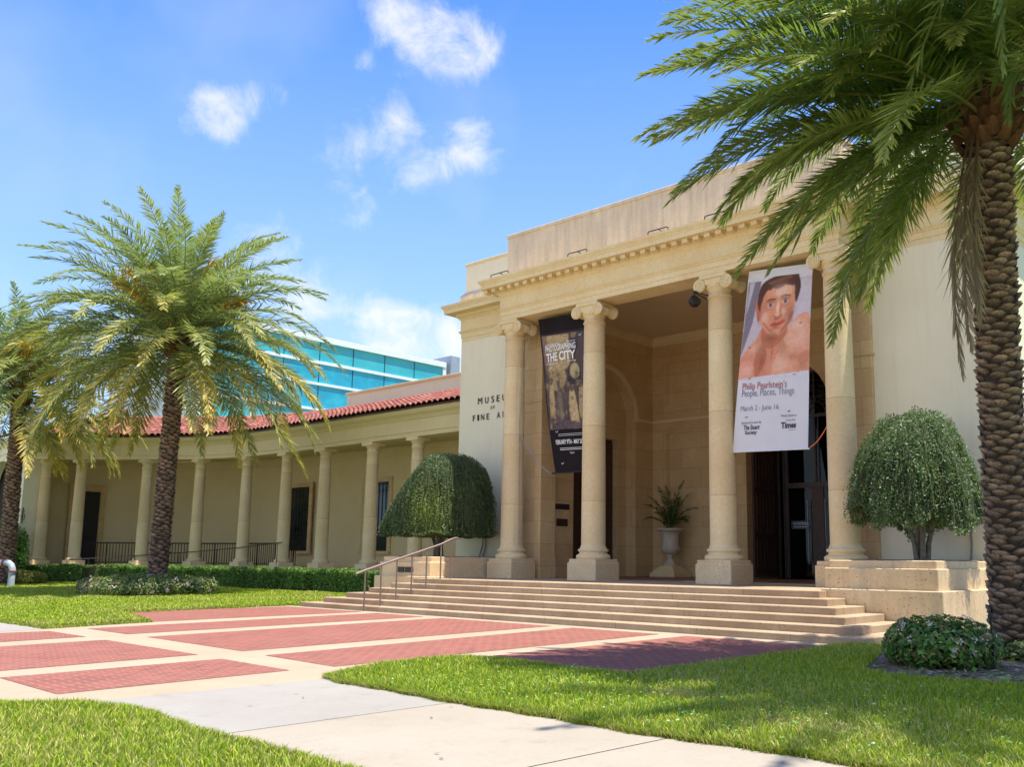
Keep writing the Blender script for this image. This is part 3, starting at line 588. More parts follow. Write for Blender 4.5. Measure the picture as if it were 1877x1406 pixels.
# ---- staircase
st = thing('staircase', 'broad flight of six tan stone steps leading up to the portico', 'steps', (CX, 15, 0))
for i in range(6):
    x0 = -21.02 + i * .3585; x1 = -6.119 - i * .3585; y0 = 13.474 + i * .4241
    m = MB(); z0 = i * RS + (.001 if i else .0)
    if i < 5: m.bbox(x0, x1, y0, 15.88, z0, (i + 1) * RS, .010)
    else: m.bbox(-19.23, -7.91, y0, 15.88, z0, FL, .010); m.box(-19.02, -8.06, 15.87, 19.7, z0, FL - .0015)
    if i < 5:   # vertical joints between the stones
        pass
    m.build('step', 'step_stone', st)
# ---- planter blocks
def planter(label, xin, xout, streaky):
    s = 1 if xout > xin else -1; mid = (xin + xout) / 2
    t = thing('planter_block', label, 'planter', (mid, 17, 0), 'stepped stone planters flanking the steps')
    def bb(i, o, y0, z0, z1, nm, mat):
        m = MB(); a, b = sorted((xin + s * i, xout - s * o)); m.bbox(a, b, y0, 19.09, z0, z1, .014); return m.build(nm, mat, t)
    mt = 'coral_streaky' if streaky else 'coral_stone'
    bb(0, 0, 15.90, 0, .765, 'lower_tier', mt); bb(.02, .10, 16.0, .766, 1.135, 'middle_tier', mt); bb(.07, .15, 16.08, 1.136, 1.272, 'upper_tier', mt)
    m = MB(); a, b = sorted((xin + s * .30, xout - s * .35)); m.bbox(a, b, 16.4, 19.05, 1.273, 1.29, .006); m.build('soil', 'mulch', t)
    return t
planter('stepped limestone planter block at the right end of the steps, with dark vertical streaks', -8.02, -5.84, True)
pb = planter('stepped limestone planter block at the left end of the steps with two dark plates', -19.05, -21.28, False)
m = MB(); m.bbox(-20.40, -20.10, 15.975, 16.0, .86, 1.0, .004); m.bbox(-20.06, -19.74, 15.975, 16.0, .86, 1.0, .004); m.build('metal_plate', 'plaque_bronze', pb)

# ---- handrail on the steps
hr = thing('handrail', 'brown painted metal handrail on seven posts rising with the steps', 'handrail', (-18.2, 15, 0))
P0 = Vector((-18.22, 13.36, 0.0))
posts = []
for k in range(7):
    y = 13.36 + k * .455 if k < 6 else 15.96; zb = min(k * RS, FL); zt = .93 + k * .128; x = -18.22 + .0 * k
    posts.append((x, y, zb, zt))
for x, y, zb, zt in posts:
    m = MB(); m.tube([(x, y, zb), (x, y, zt)], .019, 8); m.build('post', 'rail_paint', hr)
m = MB(); pts = [(-18.22, 13.10, .86)] + [(x, y, zt + .015) for x, y, zb, zt in posts] + [(-18.22, 16.12, 1.755), (-18.22, 16.2, 1.74), (-18.22, 16.2, 1.70)]
m.tube(pts, .027, 8); m.build('rail', 'rail_paint', hr)

# ---- wall lettering
for w, x0, x1, z0, z1, lab in (('MUSEUM', -20.74, -19.20, 5.86, 6.07, 'dark metal letters reading MUSEUM on the left wing wall'), ('OF', -20.19, -20.0, 5.655, 5.76, 'small dark metal letters reading OF between the two larger lines'), ('FINE ARTS', -20.95, -19.08, 5.36, 5.555, 'dark metal letters reading FINE ARTS, lowest line on the left wing wall')):
    lt = thing('wall_lettering', lab, 'lettering', (x0, 19.1, z0), 'lines of metal lettering on the wing wall')
    adv = {'M': 1.0, 'U': .82, 'S': .66, 'E': .68, 'O': .95, 'F': .62, 'I': .38, 'N': .86, 'A': .84, 'R': .74, 'T': .74, ' ': .75}; gap = .42; tot = sum(adv[c] + gap for c in w) - gap; sc_ = (x1 - x0) / tot; xx = x0
    for c in w:
        if c != ' ':
            v, f = text_mesh(c, adv[c] * sc_ * .80, (z1 - z0) * .92, .0, 1.0, -.004); m = MB(); q = np.column_stack([v[:, 0] + xx, np.full(len(v), 19.068), v[:, 1] + z0]); b_ = q.copy(); b_[:, 1] = 19.098; m.add(q, f); m.add(b_, f)
            m.build('letter', 'lettering_metal', lt)
        xx += (adv[c] + gap) * sc_
# ---- bronze plaques on porch side wall
for lab, y0, y1, z0, z1 in (('wide dark plaque on the porch wall, upper of the two', 19.86, 20.46, 2.66, 2.82), ('squarer dark plaque on the porch wall, lower of the two', 19.92, 20.39, 2.18, 2.39)):
    m = MB(); m.bbox(-18.228, -18.205, y0, y1, z0, z1, .004)
    for k in range(3): m.box(-18.206, -18.203, y0 + .06, y1 - .06, z0 + (k + .7) * (z1 - z0) / 4, z0 + (k + .85) * (z1 - z0) / 4)
    tag(m.build('plaque', 'plaque_bronze', center=(-18.22, (y0 + y1) / 2, z0)), lab, 'plaque', 'plaques on the porch wall')
# ---- door sign
sg = thing('door_sign', 'small dark blue NO ENTRANCE sign on the glass entrance door', 'sign', (-13.86, 26.3, 2.3))
m = MB(); m.bbox(-14.22, -13.52, 26.325, 26.338, 2.22, 2.47, .003); m.build('plate', 'sign_blue', sg)
v, f = text_mesh('NO ENTRANCE', .56, .085); m = MB(); m.add(np.column_stack([v[:, 0] - 14.15, np.full(len(v), 26.322), v[:, 1] + 2.34]), f)
v, f = text_mesh('please use other door', .52, .045); m.add(np.column_stack([v[:, 0] - 14.13, np.full(len(v), 26.322), v[:, 1] + 2.265]), f) if False else None
m.build('lettering', 'white_ink', sg); m = MB()
for k in range(6): m.box(-14.13 + k * .09, -14.13 + k * .09 + .065, 26.320, 26.323, 2.275, 2.295)
m.build('small_print', 'white_ink', sg)

# ---- urn on pedestal
ur = thing('stone_urn', 'pale stone urn with a fluted bowl on a square pedestal in the porch', 'urn', (-17.3, 23.9, FL)); ux, uy = -17.12, 23.95
m = MB(); m.bbox(ux - .46, ux + .46, uy - .46, uy + .46, FL + .007, .86, .01); m.bbox(ux - .40, ux + .40, uy - .40, uy + .40, .86, .94, .02); m.bbox(ux - .34, ux + .34, uy - .34, uy + .34, .94, 1.01, .02); m.bbox(ux - .26, ux + .26, uy - .26, uy + .26, 1.01, 1.06, .02); m.build('pedestal', 'limestone', ur)
m = MB(); m.lathe([(.22, 1.06), (.23, 1.09), (.20, 1.12), (.13, 1.18), (.085, 1.26), (.075, 1.32), (.11, 1.345), (.13, 1.365), (.11, 1.385), (.10, 1.40)], ux, uy, 28); m.build('foot', 'urn_stone', ur)
m = MB(); seg = 56; pr = [(.10, 1.40), (.20, 1.44), (.28, 1.52), (.305, 1.60), (.30, 1.64)]; v = []; f = []
for r, z in pr:
    for i in range(seg): a = 2 * PI * i / seg; rr = r * (1 + (.035 if i % 4 in (0, 1) else -.02) * (0 if r < .12 else 1)); v.append((ux + rr * math.cos(a), uy + rr * math.sin(a), z))
for k in range(len(pr) - 1):
    for i in range(seg): j = (i + 1) % seg; f.append((k * seg + i, k * seg + j, (k + 1) * seg + j, (k + 1) * seg + i))
m.add(v, f, None, True); m.lathe([(.27, 1.64), (.265, 1.75), (.27, 2.0), (.30, 2.09), (.40, 2.135), (.435, 2.15), (.44, 2.19), (.42, 2.21), (.33, 2.2), (.31, 2.17)], ux, uy, 40); m.build('bowl', 'urn_stone', ur)

# ---- floodlight on bracket at the third column
fl = thing('floodlight', 'black round floodlight on a bracket at the neck of the third column', 'floodlight', (-11.95, 17.95, 7.4))
m = MB(); m.tube([(-11.88, 18.2, 7.36), (-12.05, 17.92, 7.50)], .014, 6); m.tube([(-11.85, 18.25, 7.46), (-12.05, 17.92, 7.52)], .012, 6); m.tube([(-12.05, 17.92, 7.54), (-12.05, 17.92, 7.36)], .014, 6); m.bbox(-12.09, -12.01, 17.88, 17.96, 7.48, 7.54, .006); m.build('bracket', 'black_iron', fl)
m = MB(); A = Matrix.Rotation(1.05, 4, 'Y') @ Matrix.Rotation(.3, 4, 'X'); t_ = MB(); t_.lathe([(.05, -.10), (.10, -.08), (.135, -.03), (.14, .06), (.135, .09), (.12, .09), (.11, .07)], 0, 0, 18)
for v, f in zip(t_.V, t_.F): pass
V = np.concatenate(t_.V); V = np.array([tuple(A @ Vector(p) + Vector((-12.06, 17.90, 7.27))) for p in V])
m.V = [V]; m.F = t_.F; m.K = [np.ones((len(V), 3))]; m.sm = t_.sm; m.n = len(V); m.build('lamp_head', 'black_iron', fl)
# ---- thin metal loops above the cornice
for k, (x0, x1) in enumerate(((-17.95, -17.4), (-15.83, -15.17), (-13.2, -12.6), (-11.55, -10.9))):
    if k == 0: x0, x1 = -18.75, -18.05
    t_ = MB(); y = 17.62; t_.tube([(x0, y, 9.06), (x0, y, 9.16), (x0 + .02, y, 9.18), (x1 - .02, y, 9.18), (x1, y, 9.16), (x1, y, 9.07)], .014, 6); t_.tube([((x0 + x1) / 2, y, 9.18), ((x0 + x1) / 2 + .12, y + .25, 9.10)], .012, 6)
    tag(t_.build('cornice_bracket', 'black_iron', center=(x0, y, 9.06)), ('thin dark metal bracket at the far left corner of the cornice', 'thin dark metal bracket on the cornice above the second column', 'thin dark metal bracket on the cornice left of the palm fronds', 'thin dark metal bracket on the cornice at the right above the portrait banner')[k], 'bracket', 'metal brackets on the portico cornice')
# ---- electrical boxes with conduits
for lab, x, z0, z1, w in (('grey electrical box with two conduits on the left wing wall', -20.36, 1.85, 2.45, .42), ('small electrical box and conduit on the right wing wall behind the tree', -6.42, 1.82, 1.95, .12)):
    eb = thing('electrical_box', lab, 'electrical box', (x, 19.0, 1.25), 'electrical boxes on the wing walls')
    m = MB(); m.bbox(x - w / 2, x + w / 2, 18.93, 19.098, z0, z1, .01); m.build('cabinet', 'box_metal', eb)
    m = MB(); m.tube([(x + w * .3, 19.06, z0), (x + w * .3, 19.06, 1.6), (x + w * .1, 19.05, 1.29)], .018, 6)
    if w > .2: m.tube([(x + w * .0, 19.06, z0), (x, 19.06, 1.65), (x - .12, 19.05, 1.29)], .018, 6); m.bbox(x + .22, x + .32, 18.97, 19.098, 1.83, 1.93, .008)
    m.build('conduit', 'box_metal', eb)
# ================================================================== COLONNADE
cw = thing('colonnade', 'curved cream colonnade with a red tiled roof joining the museum to the pavilion', 'colonnade', (-34, 21, 0))
def cpart(name, mb, mat, par=None): return mb.build(name, mat, par or cw)
CP = [(-46.1, 15.6), (-45.3, 16.15), (-44.44, 16.90), (-42.02, 18.77), (-39.87, 20.15), (-37.23, 20.91), (-34.38, 21.08), (-31.71, 21.13), (-28.62, 21.10), (-26.0, 21.10), (-21.60, 21.10)]
def smooth_path(P, k=6):
    out = []
    for i in range(len(P) - 1):
        p0 = P[max(i - 1, 0)]; p1 = P[i]; p2 = P[i + 1]; p3 = P[min(i + 2, len(P) - 1)]
        for j in range(k):
            t = j / k
            out.append(tuple(.5 * (2 * b + (-a + c) * t + (2 * a - 5 * b + 4 * c - d) * t * t + (-a + 3 * b - 3 * c + d) * t ** 3) for a, b, c, d in zip(p0, p1, p2, p3)))
    return out + [P[-1]]
CV = smooth_path(CP)
# evenly resampled line with unit outward normals
RV, RN, RQ = resample(CV, .30)
CE_ = [(-.27, 5.47), (.27, 5.47), (.27, 5.62), (.30, 5.63), (.30, 5.655), (.27, 5.67), (.27, 6.08), (.30, 6.09), (.32, 6.13), (.38, 6.21), (.47, 6.27), (.52, 6.34), (.53, 6.42), (-.27, 6.42)]
def sweep_n(prof, P, Nn, closed=True):
    m_ = MB(); n = len(P); k = len(prof); v = []; f = []
    for i in range(n):
        for o, z in prof: v.append((P[i][0] + Nn[i][0] * o, P[i][1] + Nn[i][1] * o, z))
    for i in range(n - 1):
        for a in range(k if closed else k - 1): b = (a + 1) % k; f.append((i * k + a, i * k + b, (i + 1) * k + b, (i + 1) * k + a))
    m_.add(v, f); m_.add(v[:k], [tuple(range(k))]); m_.add(v[-k:], [tuple(range(k - 1, -1, -1))]); return m_
cpart('entablature', sweep_n(CE_, RV, RN), 'colonnade_stucco')
cpart('ceiling', sweep_n([(-.26, 5.80), (-.26, 5.9), (-3.9, 5.9), (-3.9, 5.80)], RV, RN), 'colonnade_stucco')
cpart('floor', sweep_n([(.55, 0), (.55, .80), (-2.95, .80), (-2.95, 0)], RV, RN), 'panel_stone')
WP = [(-46.95, 14.9), (-46.95, 16.6), (-46.90, 18.0), (-46.5, 19.6), (-45.2, 21.3), (-43.2, 22.6), (-40.5, 23.6), (-37.5, 24.02), (-34.4, 24.1), (-21.60, 24.1)]
WV, WN, _ = resample(smooth_path(WP), .4)
cpart('back_wall', sweep_n([(0, 0), (0, 7.2), (-.3, 7.2), (-.3, 0)], WV, WN), 'colonnade_stucco')
cpart('wall_band', sweep_n([(.001, 5.42), (.03, 5.42), (.05, 5.46), (.05, 5.70), (.10, 5.79), (.001, 5.79)], WV, WN), 'colonnade_stucco')
TUS = [(-44.44, 16.90), (-42.02, 18.77), (-39.87, 20.15), (-37.23, 20.91), (-34.38, 21.08), (-31.71, 21.13), (-28.62, 21.10), (-26.0, 21.10), (-45.85, 15.95)]
def tuscan(x, y):
    e = bpy.data.objects.new('column', None); C.objects.link(e); e.parent = cw; e.location = Vector((x, y, .8)) - cw.location
    m = MB(); m.bbox(x - .36, x + .36, y - .36, y + .36, .801, 1.0, .01); m.build('plinth', 'limestone', e)
    m = MB(); pr = [(.31, 1.0), (.335, 1.02), (.335, 1.08), (.31, 1.11), (.27, 1.12), (.262, 1.16), (.255, 1.22)]
    for i in range(11):
        t = i / 10; pr.append((.255 - .043 * t ** 1.6, 1.24 + t * 3.84))
    pr += [(.235, 5.09), (.24, 5.115), (.235, 5.135), (.21, 5.14), (.21, 5.24), (.225, 5.25), (.27, 5.33), (.28, 5.345)]
    m.lathe(pr, x, y, 28); m.build('shaft', 'column_stone', e)
    m = MB(); m.bbox(x - .31, x + .31, y - .31, y + .31, 5.346, 5.468, .012); m.build('capital', 'limestone', e)
for x, y in TUS: tuscan(x, y)
# clay tile roof
def tile_roof(P, Nn, Q, o0, z0, o1, z1, pitch=.29, row=.40):
    n = int(Q[-1] / pitch); m_ = MB(); tx = 8; rows = int(math.hypot(o1 - o0, z1 - z0) / row)
    q = np.linspace(0, Q[-1], n * tx + 1); px = np.interp(q, Q, P[:, 0]); py = np.interp(q, Q, P[:, 1]); nx = np.interp(q, Q, Nn[:, 0]); ny = np.interp(q, Q, Nn[:, 1])
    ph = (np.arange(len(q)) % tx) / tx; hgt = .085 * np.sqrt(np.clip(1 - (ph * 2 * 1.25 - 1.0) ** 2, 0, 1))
    cols = rng.uniform(0, 1, (rows, n)); V = []; K = []
    for r in range(rows):
        for e_, lift in ((0, .022), (1, .0)):
            t = (r + e_) / rows; o = o0 + (o1 - o0) * t; z = z0 + (z1 - z0) * t + lift
            V.append(np.column_stack([px + nx * o, py + ny * o, z + hgt]))
            ci = np.minimum(np.arange(len(q)) // tx, n - 1); cc = cols[r][ci][:, None]
            vd = (.42 + .58 * np.sin(np.clip(ph * 1.25, 0, 1) * PI) ** .5)[:, None]; K.append(vd * np.array([.31, .088, .052]) * (.60 + .65 * cc) + np.array([.05, .045, .035]) * (cc > .8))  # valleys between barrels darkened in vertex colour: painted shade plus dirt
    w = len(q); F = []
    i = np.arange(w - 1)
    for k in range(len(V) - 1): F.append(np.stack([k * w + i, k * w + i + 1, (k + 1) * w + i + 1, (k + 1) * w + i], 1))
    m_.add(np.concatenate(V), np.concatenate(F), np.concatenate(K))
    # eave ends: small vertical lip under each barrel
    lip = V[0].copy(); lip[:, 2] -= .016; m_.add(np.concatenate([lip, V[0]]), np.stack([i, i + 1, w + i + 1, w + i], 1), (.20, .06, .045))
    return m_
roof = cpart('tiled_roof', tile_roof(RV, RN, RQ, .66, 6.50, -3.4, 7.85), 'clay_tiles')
cpart('roof_deck', sweep_n([(.60, 6.425), (.60, 6.475), (-3.38, 7.80), (-3.38, 6.425)], RV, RN), 'dark_wood')
m = MB()
for i in range(0, len(RV) - 1, 1): pass
m = sweep_n([(-3.30, 7.82), (-3.33, 7.93), (-3.42, 7.97), (-3.51, 7.93), (-3.54, 7.82)], RV, RN); m.K = [np.broadcast_to(np.array([.40, .13, .09]), k.shape) for k in m.K]; cpart('ridge_tiles', m, 'clay_tiles')
# windows with iron grilles
def cwindow(x0, x1, y):
    e = bpy.data.objects.new('window', None); C.objects.link(e); e.parent = cw; e.location = Vector(((x0 + x1) / 2, y, 1.36)) - cw.location
    m = MB(); z0, z1 = 1.50, 4.38
    m.box(x0 - .22, x0, y - .05, y + .02, z0, z1 + .20); m.box(x1, x1 + .22, y - .05, y + .02, z0, z1 + .20); m.box(x0, x1, y - .049, y + .02, z1, z1 + .20); m.build('frame', 'stone_blocks', e)
    m = MB(); m.bbox(x0 - .26, x1 + .26, y - .14, y + .02, 1.36, 1.50, .012); m.build('sill', 'stone_blocks', e)
    m = MB(); m.box(x0, x1, y - .006, y - .002, z0, z1); m.build('glass_pane', 'teal_dark' if False else 'window_dark', e)
    m = MB(); n = 7
    for k in range(n):
        x = x0 + .08 + k * (x1 - x0 - .16) / (n - 1); m.tube([(x, y - .08, z0 + .03), (x, y - .08, z1 - .05)], .016, 5)
        for zz in (2.35, 2.55, 4.0): m.lathe([(.012, zz - .05), (.035, zz), (.012, zz + .05)], x, y - .08, 6)
    for zz in (z0 + .05, 2.10, 2.25, z1 - .08): m.box(x0 + .04, x1 - .04, y - .10, y - .065, zz - .02, zz + .02)
    for k in range(n - 1):
        x = x0 + .08 + (k + .5) * (x1 - x0 - .16) / (n - 1); m.tube([(x + .05 * math.cos(a * PI / 4), y - .08, 2.17 + .05 * math.sin(a * PI / 4)) for a in range(9)], .01, 4)
    m.build('grille', 'black_iron', e)
plain('window_dark', (.035, .045, .035), .08, 0, 1.5, .6)
cwindow(-38.55, -37.00, 23.92); cwindow(-33.05, -31.45, 24.1)
# doorway at the pavilion end
e = bpy.data.objects.new('doorway', None); C.objects.link(e); e.parent = cw; e.location = Vector((-46.6, 18.3, .8)) - cw.location
m = MB(); m.box(-46.86, -46.78, 17.55, 18.75, .8, 4.22); m.build('opening', 'interior_dark', e)
m = MB(); m.box(-46.88, -46.70, 17.35, 17.55, .8, 4.22); m.box(-46.88, -46.70, 18.75, 18.98, .8, 4.22); m.box(-46.88, -46.69, 17.33, 19.0, 4.22, 4.48); m.box(-46.88, -46.62, 17.28, 19.05, 4.48, 4.54); m.build('frame', 'stone_blocks', e)
# floor vents
for x in (-33.0, -30.1):
    m = MB(); m.box(x - .38, x + .38, 20.52, 20.548, .70, .79); cpart('vent', m, 'plaque_bronze')
# railing
def onc(px, off):
    i = int(np.argmin(np.abs(RV[:, 0] - px))); return RV[i] + RN[i] * off
rl = thing('railing', 'black metal railing with thin balusters standing between the colonnade columns', 'railing', (-39.5, 20, .8))
idx = [i for i in range(len(RV)) if -44.6 < RV[i][0] < -33.75]
line = [(*(RV[i] + RN[i] * -.30),) for i in idx]
m = MB(); m.tube([(x, y, 1.78) for x, y in line], .03, 6); m.tube([(x, y, .92) for x, y in line], .022, 6); m.build('rail', 'black_iron', rl)
LP, _, lq = resample(line, .145); m = MB()
for k, (x, y) in enumerate(LP):
    w = .011 if k % 9 else .022; m.box(x - w, x + w, y - w, y + w, .80 if w > .02 else .92, 1.78)
o = m.build('balusters', 'black_iron', rl)
r2 = thing('ramp_handrail', 'dark sloping handrail of the ramp in front of the colonnade railing', 'handrail', (-40, 19.5, .8))
lin2 = [(*(RV[i] + RN[i] * .36),) for i in idx]; m = MB(); pts = [(x, y, 1.02 + .80 * k / len(lin2)) for k, (x, y) in enumerate(lin2)]
m.tube(pts, .022, 6); m.build('rail', 'bronze_metal', r2)
for k in range(3, len(pts), 7): x, y, z = pts[k]; m = MB(); m.tube([(x, y, .79), (x, y, z)], .018, 6); m.build('post', 'bronze_metal', r2)
# ================================================================== PAVILION
pv = thing('pavilion', 'cream pavilion with an arched opening behind the leftmost palm', 'building', (-50, 17, 0))
def ppart(n, mb, mat, par=None): return mb.build(n, mat, par or pv)
m = MB(); prism_xz(m, [(-54, .45), (-50.6, .45), (-50.6, 4.0)] + arc(-49.05, 4.0, 1.55, PI, 0)[1:-1] + [(-47.5, 4.0), (-47.5, .45), (-46.0, .45), (-46.0, 5.9), (-54, 5.9)], 15.1, 15.5)
m.box(-46.4, -46.0, 15.5, 16.0, .45, 5.9); m.box(-54, -47.35, 15.9, 26, 0, 6.4); ppart('wall', m, 'cream_stucco')
m = MB(); m.bbox(-47.5, -45.96, 15.06, 16.05, 0, .45, .01); m.bbox(-54, -50.6, 15.06, 15.5, 0, .45, .01); ppart('base_course', m, 'panel_stone')
m = MB(); m.box(-50.6, -47.5, 15.6, 15.62, 0, 5.6); ppart('arch_opening', m, 'interior_dark')
m = MB(); m.sweep([(-.3, 5.80), (.0, 5.80), (.02, 5.84), (.04, 5.85), (.04, 5.90), (.0, 5.92), (.0, 6.12), (.05, 6.16), (.2, 6.28), (.3, 6.42), (.3, 6.5), (-.3, 6.5)], [(-54, 15.08), (-45.98, 15.08), (-45.98, 16.3)]); ppart('cornice', m, 'cream_stucco')
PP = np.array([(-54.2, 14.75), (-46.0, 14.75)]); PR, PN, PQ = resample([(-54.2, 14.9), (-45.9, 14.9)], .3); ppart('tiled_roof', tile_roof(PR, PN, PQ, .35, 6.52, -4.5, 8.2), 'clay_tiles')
m = MB(); m.bbox(-45.995, -45.97, 15.42, 15.50, 1.95, 2.10, .004); m.build('small_plaque', 'plaque_bronze', pv)
sc = thing('wall_bracket', 'black scrolled iron bracket on the pavilion wall beside the left palm', 'bracket', (-45.98, 15.2, 2.9))
m = MB(); m.tube([(-45.98, 15.18, 3.15), (-45.6, 15.12, 3.15)], .02, 6); m.tube([(-45.98, 15.18, 2.6), (-45.98, 15.18, 3.3)], .022, 6)
m.tube([(-45.8 + .16 * math.cos(a), 15.15, 2.88 + .16 * math.sin(a)) for a in [i * .45 for i in range(15)]], .015, 5); m.build('scroll', 'black_iron', sc)
# ================================================================== BUILDINGS BEHIND
ax = thing('annex_building', 'low plain cream block rising behind the colonnade roof', 'building', (-29, 26, 0))
m = MB(); m.box(-36.05, -21.6, 25.0, 34, 0, 8.62); m.build('wall', 'cream_stucco', ax)
m = MB(); m.bbox(-36.12, -21.55, 24.93, 34.05, 8.62, 8.72, .01); m.build('coping', 'limestone', ax)
gb = thing('glass_building', 'modern turquoise glass building with white mullions behind the colonnade', 'building', (-62, 45, 0))
XG = -60.0
rows = ((15.78, 17.22, 'teal_glass'), (14.12, 15.55, 'deep_teal_glass'), (12.2, 13.92, 'deep_teal_glass'), (10.0, 12.0, 'teal_glass'), (7.5, 9.8, 'deep_teal_glass'), (4.5, 7.3, 'deep_teal_glass'), (1.0, 4.3, 'deep_teal_glass'))
ys = [30 + 3.0 * k for k in range(8)]
for z0, z1, mt in rows:
    for a, b in zip(ys[:-1], ys[1:]):
        m = MB(); m.box(XG - .05, XG, a + .03, b - .03, z0, z1); m.build('glass_panel', mt, gb)
m = MB(); prev = 18.0
for z0, z1, mt in rows: pass
zb = [17.22] + [r[1] for r in rows[1:]] + [1.0]
m.box(XG - 14, XG + .18, 29.6, 51.3, 17.225, 17.68)
for r0, r1 in zip(rows[:-1], rows[1:]): m.box(XG - .06, XG + .10, 29.95, 51.0, r1[1], r0[0])
m.box(XG - .3, XG + .14, 29.6, 29.95, 0, 17.22); m.box(XG - .3, XG + .12, 51.0, 51.35, 0, 17.22); m.box(XG - .1, XG + .16, 44.7, 44.95, 0, 14.1); m.build('frame', 'white_metal', gb)
m = MB()
for y in ys[1:-1]: m.box(XG - .04, XG + .02, y - .028, y + .028, 1, 17.2)
m.build('mullions', 'black_iron', gb)
m = MB(); m.box(XG - 14, XG - .06, 29.65, 51.3, 0, 17.2); m.build('core', 'pale_panel', gb)
m = MB(); m.box(XG - 2, XG + .4, 51.6, 52.6, 0, 18.3); m.build('pier', 'grey_metal', gb)
m = MB(); m.box(XG - 2, XG + .05, 52.62, 53.6, 0, 18.0); m.box(XG - 2, XG + .05, 53.6, 57, 17.5, 18.0); m.build('white_pier', 'white_metal', gb)
m = MB(); m.box(XG - 2, XG, 53.62, 57, 0, 17.48); m.build('end_glass', 'teal_glass', gb)
pn = thing('panelled_building', 'pale panelled building seen low between the palms', 'building', (-74, 33, 0))
m = MB(); m.box(-84, -62.5, 32, 42, 0, 10.9); m.build('wall', 'panel_stone', pn)
m = MB()
for z in (5.0, 7.0, 9.0): m.box(-84, -62.5, 31.985, 31.999, z, z + .05)
for x in range(-82, -62, 4): m.box(x, x + .05, 31.985, 31.999, 0, 10.9)
m.build('joints', 'grey_metal', pn)
m = MB(); m.box(-86, -70, 35, 44, 10.9, 13.0); m.build('upper_storey', 'pale_panel', pn)
m = MB(); m.box(-62.4, -60.2, 31.9, 34, 0, 10.4); m.build('corner_glass', 'deep_teal_glass', pn)
# ================================================================== BANNERS
def banner_pt(TL, TR, BL, BR, y, sag=0.0):
    def f(u, v):   # u 0..1 left to right, v 0..1 top to bottom
        a = np.array(TL) * (1 - u) + np.array(TR) * u; b = np.array(BL) * (1 - u) + np.array(BR) * u; p = a * (1 - v) + b * v
        yy = y + sag * math.sin(v * 7.0 + u * 2.0) * .5 + sag * .6 * math.sin(u * 9 + v * 2) - .12 * v * (1 - v) * (sag > 0)
        return (p[0], yy, p[1])
    return f
def cloth(f, name, mat, par, off=0, u0=0, u1=1, v0=0, v1=1, n=24, k=40, th=.006):
    m = MB(); A = [];
    for o in (0, th):
        for j in range(k + 1):
            for i in range(n + 1): x, y, z = f(u0 + (u1 - u0) * i / n, v0 + (v1 - v0) * j / k); A.append((x, y - off + o, z))
    w = n + 1; q = w * (k + 1); F = []
    for j in range(k):
        for i in range(n): a = j * w + i; F += [(a, a + w, a + w + 1, a + 1), (q + a, q + a + 1, q + a + w + 1, q + a + w)]
    m.add(A, F, None, True); return m.build(name, mat, par)
class Canvas:   # a printed picture: colours laid on a fine grid of the cloth
    def __init__(c, f, v0, v1, nu, nv, base):
        c.f = f; c.nu, c.nv = nu, nv; U, V = np.meshgrid(np.linspace(0, 1, nu), np.linspace(v0, v1, nv)); c.U, c.V = U, V; c.C = np.ones((nv, nu, 3)) * np.array(base)
    def blur(c, a, k):
        for _ in range(k):
            p = np.pad(a, 1, mode='edge'); a = (p[:-2, 1:-1] + p[2:, 1:-1] + p[1:-1, :-2] + p[1:-1, 2:] + 2 * p[1:-1, 1:-1]) / 6
        return a
    def paint(c, pts, col, sm=4, soft=2, al=1.0):
        P = smooth_closed(pts, sm) if sm else pts; mk = in_poly(np.column_stack([c.U.ravel(), c.V.ravel()]), P).reshape(c.U.shape).astype(float); mk = c.blur(mk, soft)[..., None] * al; c.C = c.C * (1 - mk) + np.array(col) * mk
    def blob(c, u, v, ru, rv, col, al=.5):
        mk = (np.exp(-(((c.U - u) / ru) ** 2 + ((c.V - v) / rv) ** 2)) * al)[..., None]; c.C = c.C * (1 - mk) + np.array(col) * mk
    def build(c, name, par, off, grain=.08):
        n1 = c.blur(rng.normal(0, 1, c.U.shape), 6); n2 = c.blur(rng.normal(0, 1, c.U.shape), 1); c.C = np.clip(c.C * (1 + grain * 3 * n1 + grain * n2)[..., None], .002, 1)
        m = MB(); V = np.array([(lambda q: (q[0], q[1] - off, q[2]))(c.f(u, v)) for u, v in zip(c.U.ravel(), c.V.ravel())]); a = (np.arange(c.nv - 1)[:, None] * c.nu + np.arange(c.nu - 1)[None]).ravel()
        m.add(V, np.stack([a, a + c.nu, a + c.nu + 1, a + 1], 1), c.C.reshape(-1, 3), True); return m.build(name, 'painted_print', par)
def shape(m, f, pts, col, off, smooth_n=0):
    P = smooth_closed(pts, smooth_n) if smooth_n else pts; m.add([(lambda q: (q[0], q[1] - off, q[2]))(f(*p)) for p in P], [tuple(range(len(P)))], col)
def smooth_closed(pts, k):
    n = len(pts); out = []
    for i in range(n):
        p0, p1, p2, p3 = pts[i - 1], pts[i], pts[(i + 1) % n], pts[(i + 2) % n]
        for j in range(k):
            t = j / k; out.append(tuple(.5 * (2 * b + (-a + c) * t + (2 * a - 5 * b + 4 * c - d) * t * t + (-a + 3 * b - 3 * c + d) * t ** 3) for a, b, c, d in zip(p0, p1, p2, p3)))
    return out
def words(m, f, s, u0, u1, v0, v1, off, col=(1, 1, 1), spacing=1.0, bold=0):
    v, fc = text_mesh(s, 1, 1, 0, spacing, bold); m.add([(lambda q: (q[0], q[1] - off, q[2]))(f(u0 + (u1 - u0) * a, v1 + (v0 - v1) * b)) for a, b, _ in v], fc, col)
